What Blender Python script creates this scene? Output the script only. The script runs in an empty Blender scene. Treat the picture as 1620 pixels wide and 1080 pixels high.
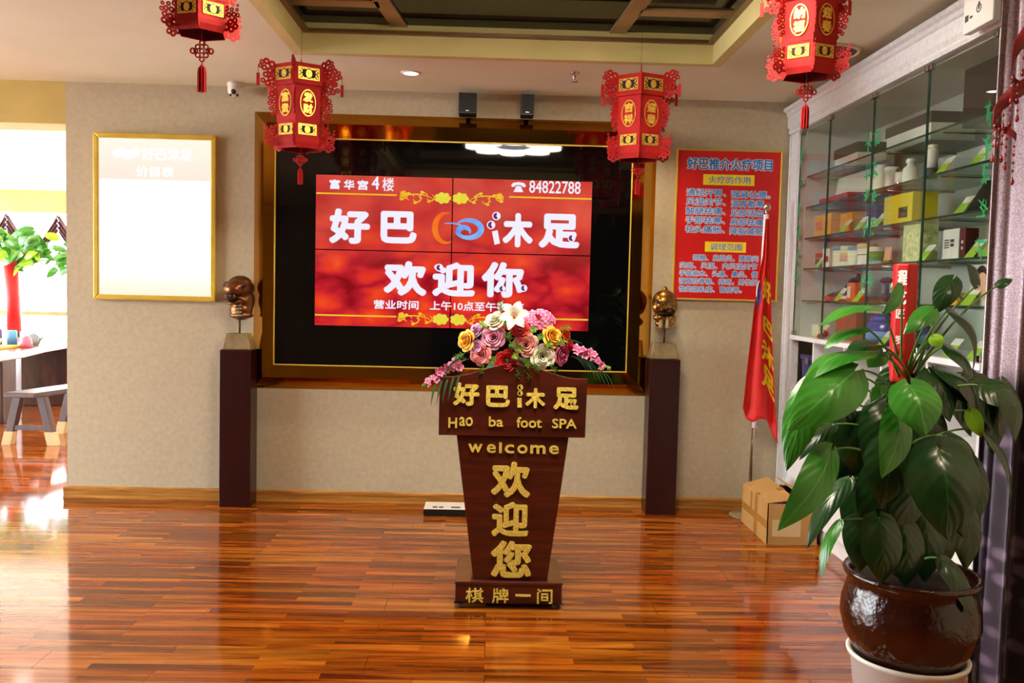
import bpy, bmesh, math, random
from mathutils import Vector, Matrix, Euler
R = math.radians
random.seed(7)
scene = bpy.context.scene
col = scene.collection

# ------------------------------------------------------------------ camera
def cam_axes(yaw, pitch, roll):
    cy, sy, cp, sp, cr, sr = math.cos(yaw), math.sin(yaw), math.cos(pitch), math.sin(pitch), math.cos(roll), math.sin(roll)
    fw = Vector((sy*cp, cy*cp, -sp)); rt = Vector((cy, -sy, 0)); dn = fw.cross(rt)
    return cr*rt + sr*dn, -sr*rt + cr*dn, fw
cam_data = bpy.data.cameras.new('camera')
cam = bpy.data.objects.new('camera', cam_data); col.objects.link(cam)
rt, dn, fw = cam_axes(R(1.312), R(3.345), R(-1.369))
m = Matrix.Identity(4)
for i in range(3):
    m[i][0], m[i][1], m[i][2] = rt[i], -dn[i], -fw[i]
m[2][3] = 1.47
cam.matrix_world = m
cam_data.sensor_width = 36.0
cam_data.lens = 36.0*1400/1620
cam_data.clip_start = 0.05
scene.camera = cam

# ------------------------------------------------------------------ world, exposure
world = bpy.data.worlds.new('world'); scene.world = world
world.use_nodes = True
wn = world.node_tree; wn.nodes.clear()
bg = wn.nodes.new('ShaderNodeBackground'); wo = wn.nodes.new('ShaderNodeOutputWorld')
bg.inputs[0].default_value = (0.93, 0.97, 1.0, 1); bg.inputs[1].default_value = 18.0
wn.links.new(bg.outputs[0], wo.inputs[0])
vs = scene.view_settings
scene.display_settings.display_device = 'sRGB'
vs.view_transform = 'Standard'; vs.look = 'None'; vs.gamma = 1.0; vs.exposure = 0.0
try: vs.use_curve_mapping = False
except Exception: pass

# late morning sun, falling through the far windows only
sl = bpy.data.lights.new('sun', 'SUN'); sl.energy = 32.0; sl.color = (1.0, 0.95, 0.86); sl.angle = R(1.0)
so = bpy.data.objects.new('sun', sl); col.objects.link(so); so.rotation_euler = Vector((-0.18, -0.75, -0.75)).to_track_quat('-Z', 'Y').to_euler()

# ------------------------------------------------------------------ materials
def lin(h):
    h = h.lstrip('#'); o = []
    for i in (0, 2, 4):
        c = int(h[i:i+2], 16)/255
        o.append(c/12.92 if c <= 0.04045 else ((c+0.055)/1.055)**2.4)
    return (o[0], o[1], o[2], 1)
def newmat(name):
    m = bpy.data.materials.new(name); m.use_nodes = True
    nt = m.node_tree; nt.nodes.clear()
    out = nt.nodes.new('ShaderNodeOutputMaterial')
    return m, nt, out
def N(nt, t, **kw):
    n = nt.nodes.new(t)
    for k, v in kw.items():
        if k.startswith('i_'):
            key = k[2:]; key = int(key) if key.isdigit() else key.replace('_', ' ')
            n.inputs[key].default_value = v
        else: setattr(n, k, v)
    return n
def ramp(nt, fac, stops):
    r = nt.nodes.new('ShaderNodeValToRGB'); e = r.color_ramp.elements
    while len(e) < len(stops): e.new(0.5)
    for el, (p, c) in zip(e, stops): el.position = p; el.color = c
    nt.links.new(fac, r.inputs[0]); return r
def pm(name, c, c2=None, scale=6.0, rough=0.5, metal=0.0, stretch=(1, 1, 1), bump=0.0, bscale=None, spec=0.5, coat=0.0, detail=3.0, sheen=0.0, trans=0.0):
    """A principled surface whose colour wanders between two tones."""
    m, nt, out = newmat(name)
    b = N(nt, 'ShaderNodeBsdfPrincipled'); nt.links.new(b.outputs[0], out.inputs[0])
    c = lin(c); c2 = lin(c2) if c2 else tuple(v*0.88 for v in c[:3])+(1,)
    tc = N(nt, 'ShaderNodeTexCoord'); mp = N(nt, 'ShaderNodeMapping'); mp.inputs['Scale'].default_value = stretch
    nt.links.new(tc.outputs['Object'], mp.inputs[0])
    nz = N(nt, 'ShaderNodeTexNoise'); nz.inputs['Scale'].default_value = scale; nz.inputs['Detail'].default_value = detail
    nt.links.new(mp.outputs[0], nz.inputs['Vector'])
    r = ramp(nt, nz.outputs[0], [(0.3, c2), (0.7, c)])
    nt.links.new(r.outputs[0], b.inputs['Base Color'])
    b.inputs['Roughness'].default_value = rough; b.inputs['Metallic'].default_value = metal
    b.inputs['Specular IOR Level'].default_value = spec; b.inputs['Coat Weight'].default_value = coat
    b.inputs['Coat Roughness'].default_value = 0.05
    if sheen: b.inputs['Sheen Weight'].default_value = sheen
    if trans:
        tr = N(nt, 'ShaderNodeBsdfTranslucent'); nt.links.new(r.outputs[0], tr.inputs[0])
        mx = N(nt, 'ShaderNodeMixShader'); mx.inputs[0].default_value = trans
        nt.links.new(b.outputs[0], mx.inputs[1]); nt.links.new(tr.outputs[0], mx.inputs[2]); nt.links.new(mx.outputs[0], out.inputs[0])
    if bump:
        n2 = N(nt, 'ShaderNodeTexNoise'); n2.inputs['Scale'].default_value = bscale or scale*8
        nt.links.new(mp.outputs[0], n2.inputs['Vector'])
        bp = N(nt, 'ShaderNodeBump'); bp.inputs['Strength'].default_value = bump; bp.inputs['Distance'].default_value = 0.01
        nt.links.new(n2.outputs[0], bp.inputs['Height']); nt.links.new(bp.outputs[0], b.inputs['Normal'])
    return m
def em(name, c, s, c2=None, scale=5):
    m, nt, out = newmat(name)
    e = N(nt, 'ShaderNodeEmission'); e.inputs[1].default_value = s
    if c2:
        tc = N(nt, 'ShaderNodeTexCoord'); nz = N(nt, 'ShaderNodeTexNoise'); nz.inputs['Scale'].default_value = scale
        nt.links.new(tc.outputs['Object'], nz.inputs['Vector'])
        r = ramp(nt, nz.outputs[0], [(0.3, lin(c)), (0.7, lin(c2))]); nt.links.new(r.outputs[0], e.inputs[0])
    else: e.inputs[0].default_value = lin(c)
    nt.links.new(e.outputs[0], out.inputs[0]); return m
def glassmat(name, tint='#f2f8f4', refl=1.0, rough=0.0):
    m, nt, out = newmat(name)
    t = N(nt, 'ShaderNodeBsdfTransparent'); t.inputs[0].default_value = lin(tint)
    g = N(nt, 'ShaderNodeBsdfGlossy'); g.inputs['Roughness'].default_value = rough
    f = N(nt, 'ShaderNodeFresnel'); ge = N(nt, 'ShaderNodeNewGeometry')
    io = N(nt, 'ShaderNodeMapRange'); io.inputs['To Min'].default_value = 1.5; io.inputs['To Max'].default_value = 1/1.5   # leaving the pane bends the other way
    nt.links.new(ge.outputs['Backfacing'], io.inputs[0]); nt.links.new(io.outputs[0], f.inputs[0])
    mu = N(nt, 'ShaderNodeMath', operation='MULTIPLY'); mu.inputs[1].default_value = refl; mu.use_clamp = True
    nt.links.new(f.outputs[0], mu.inputs[0])
    mx = N(nt, 'ShaderNodeMixShader'); nt.links.new(mu.outputs[0], mx.inputs[0])
    nt.links.new(t.outputs[0], mx.inputs[1]); nt.links.new(g.outputs[0], mx.inputs[2]); nt.links.new(mx.outputs[0], out.inputs[0])
    return m

def floor_mat():
    m, nt, out = newmat('laminate'); L = nt.links.new
    b = N(nt, 'ShaderNodeBsdfPrincipled'); L(b.outputs[0], out.inputs[0])
    tc = N(nt, 'ShaderNodeTexCoord')
    br = N(nt, 'ShaderNodeTexBrick', offset=0.37, squash=1.0); br.inputs['Scale'].default_value = 1
    br.inputs['Brick Width'].default_value = 1.25; br.inputs['Row Height'].default_value = 0.165
    br.inputs['Mortar Size'].default_value = 0.0016; br.inputs['Mortar Smooth'].default_value = 0.3
    br.inputs['Color1'].default_value = (0, 0, 0, 1); br.inputs['Color2'].default_value = (1, 1, 1, 1); br.inputs['Mortar'].default_value = (0.5, 0.5, 0.5, 1)
    L(tc.outputs['Object'], br.inputs['Vector'])
    b2 = N(nt, 'ShaderNodeTexBrick', offset=0.43); b2.inputs['Scale'].default_value = 1
    b2.inputs['Brick Width'].default_value = 0.62; b2.inputs['Row Height'].default_value = 0.055; b2.inputs['Mortar Size'].default_value = 0
    b2.inputs['Color1'].default_value = (0, 0, 0, 1); b2.inputs['Color2'].default_value = (1, 1, 1, 1)
    L(tc.outputs['Object'], b2.inputs['Vector'])
    # offset the grain per strip
    cmb = N(nt, 'ShaderNodeVectorMath', operation='MULTIPLY_ADD'); cmb.inputs[1].default_value = (7.3, 3.1, 0)
    L(b2.outputs['Color'], cmb.inputs[0])
    mp = N(nt, 'ShaderNodeMapping'); mp.inputs['Scale'].default_value = (1.0, 15, 1); L(tc.outputs['Object'], mp.inputs[0]); L(mp.outputs[0], cmb.inputs[2])
    nz = N(nt, 'ShaderNodeTexNoise'); nz.inputs['Scale'].default_value = 1.0; nz.inputs['Detail'].default_value = 5; nz.inputs['Roughness'].default_value = 0.62; nz.inputs['Distortion'].default_value = 0.6
    L(cmb.outputs[0], nz.inputs['Vector'])
    r = ramp(nt, nz.outputs[0], [(0.25, lin('#3c1a08')), (0.42, lin('#7c4012')), (0.55, lin('#a8641f')), (0.74, lin('#ca8e3c'))])
    mp3 = N(nt, 'ShaderNodeMapping'); mp3.inputs['Scale'].default_value = (0.8, 3.0, 1); L(tc.outputs['Object'], mp3.inputs[0])
    nb = N(nt, 'ShaderNodeTexNoise'); nb.inputs['Scale'].default_value = 1.3; L(mp3.outputs[0], nb.inputs['Vector'])
    tint = ramp(nt, nb.outputs[0], [(0.35, lin('#ffc492')), (0.65, lin('#fff4c8'))])
    mx = N(nt, 'ShaderNodeMix', data_type='RGBA', blend_type='MULTIPLY'); mx.inputs['Factor'].default_value = 0.8
    L(r.outputs[0], mx.inputs[6]); L(tint.outputs[0], mx.inputs[7])
    rr = ramp(nt, b2.outputs['Color'], [(0, (0.34, 0.30, 0.30, 1)), (0.5, (0.75, 0.72, 0.70, 1)), (1, (1.0, 1.0, 1.0, 1))])
    mx2 = N(nt, 'ShaderNodeMix', data_type='RGBA', blend_type='MULTIPLY'); mx2.inputs['Factor'].default_value = 0.75
    L(mx.outputs[2], mx2.inputs[6]); L(rr.outputs[0], mx2.inputs[7])
    mx3 = N(nt, 'ShaderNodeMix', data_type='RGBA'); mx3.inputs[7].default_value = lin('#5a2c12')
    L(br.outputs['Fac'], mx3.inputs[0]); L(mx2.outputs[2], mx3.inputs[6])
    L(mx3.outputs[2], b.inputs['Base Color'])
    b.inputs['Roughness'].default_value = 0.09; b.inputs['Specular IOR Level'].default_value = 0.55
    bp = N(nt, 'ShaderNodeBump', invert=True); bp.inputs['Strength'].default_value = 0.35; bp.inputs['Distance'].default_value = 0.004
    L(br.outputs['Fac'], bp.inputs['Height']); L(bp.outputs[0], b.inputs['Normal'])
    return m
def wood_mat(name, a, b_, c, axis=(1, 1, 1), rough=0.3, scale=3.0):
    m, nt, out = newmat(name); L = nt.links.new
    b = N(nt, 'ShaderNodeBsdfPrincipled'); L(b.outputs[0], out.inputs[0])
    tc = N(nt, 'ShaderNodeTexCoord'); mp = N(nt, 'ShaderNodeMapping'); mp.inputs['Scale'].default_value = axis; L(tc.outputs['Object'], mp.inputs[0])
    nz = N(nt, 'ShaderNodeTexNoise'); nz.inputs['Scale'].default_value = scale; nz.inputs['Detail'].default_value = 5; nz.inputs['Distortion'].default_value = 0.5
    L(mp.outputs[0], nz.inputs['Vector'])
    r = ramp(nt, nz.outputs[0], [(0.3, lin(a)), (0.5, lin(b_)), (0.7, lin(c))]); L(r.outputs[0], b.inputs['Base Color'])
    b.inputs['Roughness'].default_value = rough; return m
def leaf_mat(name, base, dark, vein, trans=0.12, rough=0.28):
    m, nt, out = newmat(name); L = nt.links.new
    b = N(nt, 'ShaderNodeBsdfPrincipled')
    tc = N(nt, 'ShaderNodeTexCoord'); sp = N(nt, 'ShaderNodeSeparateXYZ'); L(tc.outputs['UV'], sp.inputs[0])
    au = N(nt, 'ShaderNodeMath', operation='ABSOLUTE'); L(sp.outputs[0], au.inputs[0])
    mid = ramp(nt, au.outputs[0], [(0.0, (1, 1, 1, 1)), (0.05, (0, 0, 0, 1))])
    # side veins run obliquely from the midrib
    ma = N(nt, 'ShaderNodeMath', operation='MULTIPLY_ADD'); ma.inputs[1].default_value = -0.45; L(au.outputs[0], ma.inputs[0]); L(sp.outputs[1], ma.inputs[2])
    mm = N(nt, 'ShaderNodeMath', operation='MULTIPLY'); mm.inputs[1].default_value = 34; L(ma.outputs[0], mm.inputs[0])
    sn = N(nt, 'ShaderNodeMath', operation='SINE'); L(mm.outputs[0], sn.inputs[0])
    nz = N(nt, 'ShaderNodeTexNoise'); nz.inputs['Scale'].default_value = 9; L(tc.outputs['Object'], nz.inputs['Vector'])
    r = ramp(nt, nz.outputs[0], [(0.3, lin(dark)), (0.7, lin(base))])
    mx = N(nt, 'ShaderNodeMix', data_type='RGBA'); mx.inputs[7].default_value = lin(vein)
    f = N(nt, 'ShaderNodeMath', operation='MULTIPLY'); f.inputs[1].default_value = 0.6; L(mid.outputs[0], f.inputs[0])
    L(f.outputs[0], mx.inputs[0]); L(r.outputs[0], mx.inputs[6]); L(mx.outputs[2], b.inputs['Base Color'])
    b.inputs['Roughness'].default_value = rough; b.inputs['Coat Weight'].default_value = 0.25; b.inputs['Coat Roughness'].default_value = 0.18
    bp = N(nt, 'ShaderNodeBump'); bp.inputs['Strength'].default_value = 0.14; bp.inputs['Distance'].default_value = 0.004
    L(sn.outputs[0], bp.inputs['Height']); L(bp.outputs[0], b.inputs['Normal'])
    tr = N(nt, 'ShaderNodeBsdfTranslucent'); L(mx.outputs[2], tr.inputs[0])
    ms = N(nt, 'ShaderNodeMixShader'); ms.inputs[0].default_value = trans
    L(b.outputs[0], ms.inputs[1]); L(tr.outputs[0], ms.inputs[2]); L(ms.outputs[0], out.inputs[0])
    return m
def petal_mat(name, edge, base):
    m, nt, out = newmat(name); L = nt.links.new
    b = N(nt, 'ShaderNodeBsdfPrincipled'); b.inputs['Roughness'].default_value = 0.6
    tc = N(nt, 'ShaderNodeTexCoord'); sp = N(nt, 'ShaderNodeSeparateXYZ'); L(tc.outputs['UV'], sp.inputs[0])
    nz = N(nt, 'ShaderNodeTexNoise'); nz.inputs['Scale'].default_value = 60; L(tc.outputs['Object'], nz.inputs['Vector'])
    ad = N(nt, 'ShaderNodeMath', operation='MULTIPLY_ADD'); ad.inputs[1].default_value = 0.25; L(nz.outputs[0], ad.inputs[0]); L(sp.outputs[1], ad.inputs[2])
    r = ramp(nt, ad.outputs[0], [(0.55, lin(base)), (1.08, lin(edge))]); L(r.outputs[0], b.inputs['Base Color'])
    L(b.outputs[0], out.inputs[0]); return m
def curtain_mat():
    m, nt, out = newmat('curtain_fabric'); L = nt.links.new
    b = N(nt, 'ShaderNodeBsdfPrincipled'); L(b.outputs[0], out.inputs[0])
    tc = N(nt, 'ShaderNodeTexCoord'); sp = N(nt, 'ShaderNodeSeparateXYZ'); L(tc.outputs['Object'], sp.inputs[0])
    # pale upper cloth; flowered lower cloth with the plant's shade painted in
    vo = N(nt, 'ShaderNodeTexVoronoi'); vo.inputs['Scale'].default_value = 11; L(tc.outputs['UV'], vo.inputs['Vector'])
    nz = N(nt, 'ShaderNodeTexNoise'); nz.inputs['Scale'].default_value = 160; L(tc.outputs['Object'], nz.inputs['Vector'])
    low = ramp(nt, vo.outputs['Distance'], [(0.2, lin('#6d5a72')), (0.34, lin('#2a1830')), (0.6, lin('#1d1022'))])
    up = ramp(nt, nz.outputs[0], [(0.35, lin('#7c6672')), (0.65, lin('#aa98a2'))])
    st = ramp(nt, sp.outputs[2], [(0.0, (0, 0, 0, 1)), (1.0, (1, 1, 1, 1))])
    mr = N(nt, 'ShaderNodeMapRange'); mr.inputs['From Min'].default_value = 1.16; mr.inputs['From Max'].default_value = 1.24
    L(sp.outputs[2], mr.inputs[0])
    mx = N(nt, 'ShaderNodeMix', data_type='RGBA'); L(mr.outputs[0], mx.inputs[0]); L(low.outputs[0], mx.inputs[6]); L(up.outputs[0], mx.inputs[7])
    L(mx.outputs[2], b.inputs['Base Color'])
    b.inputs['Roughness'].default_value = 0.38; b.inputs['Metallic'].default_value = 0.25; b.inputs['Sheen Weight'].default_value = 0.3
    bp = N(nt, 'ShaderNodeBump'); bp.inputs['Strength'].default_value = 0.15; bp.inputs['Distance'].default_value = 0.004
    L(nz.outputs[0], bp.inputs['Height']); L(bp.outputs[0], b.inputs['Normal'])
    return m
def screen_mat():
    m, nt, out = newmat('screen_picture'); L = nt.links.new
    tc = N(nt, 'ShaderNodeTexCoord')
    mp = N(nt, 'ShaderNodeMapping'); mp.inputs['Scale'].default_value = (2.6, 1, 4.6); L(tc.outputs['Object'], mp.inputs[0])
    wz = N(nt, 'ShaderNodeTexNoise'); wz.inputs['Scale'].default_value = 1.4; L(mp.outputs[0], wz.inputs['Vector'])
    ad = N(nt, 'ShaderNodeVectorMath', operation='MULTIPLY_ADD'); ad.inputs[1].default_value = (0.9, 0.9, 0.9); L(wz.outputs['Color'], ad.inputs[0]); L(mp.outputs[0], ad.inputs[2])
    vo = N(nt, 'ShaderNodeTexVoronoi'); vo.inputs['Scale'].default_value = 1.5; L(ad.outputs[0], vo.inputs['Vector'])
    sp = N(nt, 'ShaderNodeSeparateXYZ'); L(tc.outputs['Object'], sp.inputs[0])
    r = ramp(nt, vo.outputs['Distance'], [(0.0, lin('#f8582c')), (0.3, lin('#e83a20')), (0.5, lin('#d02a2c')), (0.62, lin('#b81c28')), (0.8, lin('#8a1018'))])
    # upper half is a softer wine red
    mr = N(nt, 'ShaderNodeMapRange'); mr.inputs['From Min'].default_value = 1.55; mr.inputs['From Max'].default_value = 1.95; L(sp.outputs[2], mr.inputs[0])
    nz = N(nt, 'ShaderNodeTexNoise'); nz.inputs['Scale'].default_value = 3; L(tc.outputs['Object'], nz.inputs['Vector'])
    r2 = ramp(nt, nz.outputs[0], [(0.3, lin('#c23430')), (0.7, lin('#de5c48'))])
    mx = N(nt, 'ShaderNodeMix', data_type='RGBA'); mf = N(nt, 'ShaderNodeMath', operation='MULTIPLY'); mf.inputs[1].default_value = 0.75; L(mr.outputs[0], mf.inputs[0])
    L(mf.outputs[0], mx.inputs[0]); L(r.outputs[0], mx.inputs[6]); L(r2.outputs[0], mx.inputs[7])
    e = N(nt, 'ShaderNodeEmission'); e.inputs[1].default_value = 1.0; L(mx.outputs[2], e.inputs[0]); L(e.outputs[0], out.inputs[0])
    return m
def lightbox_mat():
    m, nt, out = newmat('lightbox_print'); L = nt.links.new
    tc = N(nt, 'ShaderNodeTexCoord'); sp = N(nt, 'ShaderNodeSeparateXYZ'); L(tc.outputs['Object'], sp.inputs[0])
    r = ramp(nt, sp.outputs[2], [(0.0, lin('#ffffff')), (1.0, lin('#ffffff'))])
    mr = N(nt, 'ShaderNodeMapRange'); mr.inputs['From Min'].default_value = 1.388; mr.inputs['From Max'].default_value = 2.40; L(sp.outputs[2], mr.inputs[0])
    r = ramp(nt, mr.outputs[0], [(0.0, lin('#fff2d8')), (0.10, lin('#fffaf0')), (0.12, lin('#ffffff')), (0.735, lin('#ffffff')), (0.745, lin('#ffe6d6')), (0.93, lin('#fff0e2')), (1.0, lin('#fff4e0'))])
    e = N(nt, 'ShaderNodeEmission'); e.inputs[1].default_value = 1.08; L(r.outputs[0], e.inputs[0]); L(e.outputs[0], out.inputs[0])
    return m

M = dict(
    floor=floor_mat(),
    wall=pm('wallpaper', '#bdb196', '#b1a488', scale=30, rough=0.75, bump=0.25, bscale=220, detail=6),
    wall_plain=pm('plain_wall', '#d6c4a4', '#cbb896', scale=4, rough=0.8),
    wall_light=pm('pale_paint', '#eee4d4', '#e6dac6', scale=3, rough=0.85),
    header=pm('header_paint', '#c4ae66', '#baa35a', scale=4, rough=0.8),
    ceiling=pm('ceiling_paint', '#e8e6cc', '#e0dec0', scale=2, rough=0.85),
    fascia=pm('fascia_paint', '#ddd08c', '#d3c57e', scale=3, rough=0.8),
    trim_brown=pm('dark_bronze_trim', '#7a5a30', '#6a4a26', scale=5, rough=0.35, metal=0.3),
    blackmirror=pm('black_mirror_glass', '#0c0e10', '#08090b', scale=2, rough=0.05, spec=0.12),
    beigetrim=pm('champagne_trim', '#b89a70', '#a88a60', scale=4, rough=0.3, metal=0.5),
    basewood=wood_mat('skirting_wood', '#8a5a22', '#a8722e', '#bd8a42', axis=(1, 8, 14), rough=0.35, scale=4),
    gold=pm('gold_frame_metal', '#dcbc4c', '#d0ae40', scale=8, rough=0.4, metal=0.3),
    brass=pm('rose_gold_mirror', '#b8802e', '#b07826', scale=3, rough=0.06, metal=1.0),
    glitter=pm('gold_glitter', '#fff07c', '#c8a430', scale=200, rough=0.4, metal=0.08, detail=1, bump=0.3, bscale=300),
    blackglass=pm('black_screen_glass', '#060607', '#040405', scale=3, rough=0.025, spec=0.42),
    bezel=pm('screen_bezel', '#101012', rough=0.4),
    screen=screen_mat(), lightbox=lightbox_mat(),
    white_em=em('screen_white', '#f4f0ff', 1.0), pink_em=em('lightbox_white', '#ffffff', 1.25), yellow_em=em('screen_yellow', '#ffd23c', 0.95, '#f2b820', 8),
    lime_em=em('screen_lime', '#e8e84a', 0.95, '#f6d038', 20), blue_em=em('screen_blue', '#5a8cf0', 0.95, '#8ac4ff', 9), orange_em=em('screen_orange', '#ff8a28', 0.9, '#ff6a20', 9), purple_em=em('screen_purple', '#7a3a8a', 0.7),
    mahog=wood_mat('mahogany_veneer', '#3a140a', '#48190d', '#582212', axis=(1, 1, 14), rough=0.3, scale=3),
    mahog_h=wood_mat('mahogany_veneer_cross', '#3a140a', '#48190d', '#582212', axis=(1, 14, 9), rough=0.3, scale=2),
    pedestal=pm('dark_maroon_lacquer', '#2c0a0b', '#240808', scale=5, rough=0.28),
    bronze=pm('aged_bronze', '#8a5a34', '#5a3422', scale=9, rough=0.3, metal=0.85, bump=0.1),
    bronze_d=pm('dark_bronze', '#3a2a1a', '#241a10', scale=9, rough=0.4, metal=0.7),
    stonebase=pm('grey_bronze_base', '#9a8660', '#75643f', scale=14, rough=0.5, metal=0.35, bump=0.3),
    black=pm('black_plastic', '#121212', '#0c0c0c', rough=0.4), rubber=pm('grey_rubber', '#4a4a48', rough=0.5),
    white=pm('white_plastic', '#e8e6e0', '#dedcd4', rough=0.35), lens=pm('dark_lens', '#101014', rough=0.1),
    chrome=pm('chrome', '#d0d0cc', '#b8b8b4', rough=0.15, metal=1.0),
    red=pm('red_felt', '#c8140e', '#b00d0a', scale=12, rough=0.75, trans=0.15), reddeep=pm('deep_red_card', '#8a0c0a', '#760a08', rough=0.8),
    goldfoil=pm('gold_foil', '#ffd860', '#d8a030', scale=60, rough=0.3, metal=0.6), darkpanel=pm('dark_cutout', '#2a0806', rough=0.8),
    poster=pm('poster_red', '#cf0f10', '#c40a0c', scale=3, rough=0.4), plate=pm('poster_yellow', '#f4dc14', '#ecd010', rough=0.5),
    tblue=pm('print_blue', '#1884dc', '#1278cc', rough=0.5), twhite=pm('print_white', '#f0eef0', rough=0.5),
    flag=pm('flag_red', '#e01c10', '#cc140c', scale=5, rough=0.6, trans=0.2), fyellow=pm('flag_yellow', '#f2c818', rough=0.6), fblue=pm('flag_blue', '#3a5ab0', rough=0.6),
    cabwhite=pm('carved_white_lacquer', '#e4e6e8', '#d4d6d8', scale=40, rough=0.35, bump=0.5, bscale=70), cabin=pm('cabinet_lining', '#ccd0c8', '#c2c6bc', scale=3, rough=0.3), plainwhite=pm('white_lacquer', '#e6e8ea', '#dedfe0', rough=0.3),
    glass=glassmat('door_glass', '#f8fcf9', 0.8), shelf=glassmat('shelf_glass', '#ecf6f0', 0.7), glassedge=pm('glass_edge', '#2c4a40', '#22403a', rough=0.2), winglass=glassmat('window_glass', '#ffffff', 0.8),
    sticker=pm('green_sticker', '#1e9c58', '#158a4a', rough=0.5),
    card=pm('cardboard', '#b58a4c', '#a67c40', scale=5, rough=0.7, bump=0.1), tape=pm('parcel_tape', '#a8793a', '#9c6e30', rough=0.25), cardin=pm('cardboard_inside', '#4a3416', rough=0.9), indigo=pm('indigo_plastic', '#2a2068', rough=0.3),
    goldbronze=pm('golden_bronze', '#b8863c', '#6e4620', scale=9, rough=0.25, metal=0.9, bump=0.1),
    leaf_y=leaf_mat('leaf_bright', '#3c8a26', '#2c741c', '#7cb860'), leaf_d=leaf_mat('leaf_mature_shaded', '#164014', '#0e2e0e', '#34682c', 0.05), leaf_n=leaf_mat('leaf_new', '#8cc428', '#78b020', '#b4dc60', 0.3),  # mature green deepened to paint in the shade low in the plant
    stem=pm('petiole', '#5a8a34', '#48742a', rough=0.45), moss=pm('brown_pole', '#33261a', '#241a10', scale=30, rough=0.9, bump=0.6), soil=pm('soil', '#2a1c12', '#1a100a', scale=30, rough=0.95, bump=0.6),
    pot=pm('oxblood_glaze', '#340e06', '#220904', scale=12, rough=0.2, coat=0.2, bump=0.5, bscale=38), redpaper=pm('red_paper', '#d00c10', '#bc080c', rough=0.5),
    sheer=pm('sheer_mauve', '#6a4c52', '#563c44', scale=20, rough=0.7, trans=0.15),
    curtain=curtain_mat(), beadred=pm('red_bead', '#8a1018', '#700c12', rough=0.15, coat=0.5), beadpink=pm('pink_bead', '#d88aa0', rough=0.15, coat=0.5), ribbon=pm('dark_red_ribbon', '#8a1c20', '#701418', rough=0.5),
    rose_pink=petal_mat('petal_pink', '#f8b4d0', '#d45a90'), rose_rose=petal_mat('petal_rose', '#fca0a4', '#d84a58'), rose_red=petal_mat('petal_red', '#d41c1c', '#7a0808'),
    rose_white=petal_mat('petal_white', '#f8f8e4', '#c4c88c'), rose_yellow=petal_mat('petal_yellow', '#ffd24c', '#e08a14'), rose_peach=petal_mat('petal_peach', '#fcb8ac', '#e06a64'),
    rose_mauve=petal_mat('petal_mauve', '#e0709a', '#a02850'), rose_orange=petal_mat('petal_orange', '#f0521c', '#b02a08'), rose_lilac=petal_mat('petal_lilac', '#eab4dc', '#b866a4'),
    lilywhite=pm('lily_white', '#f8f8f2', '#eef2e0', rough=0.5, trans=0.15), sprig=pm('sprig_green', '#8cb438', '#5c942c', scale=20, rough=0.5, trans=0.15), blade=pm('blade_green', '#2c5c34', '#204a2a', rough=0.45),
)

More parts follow.
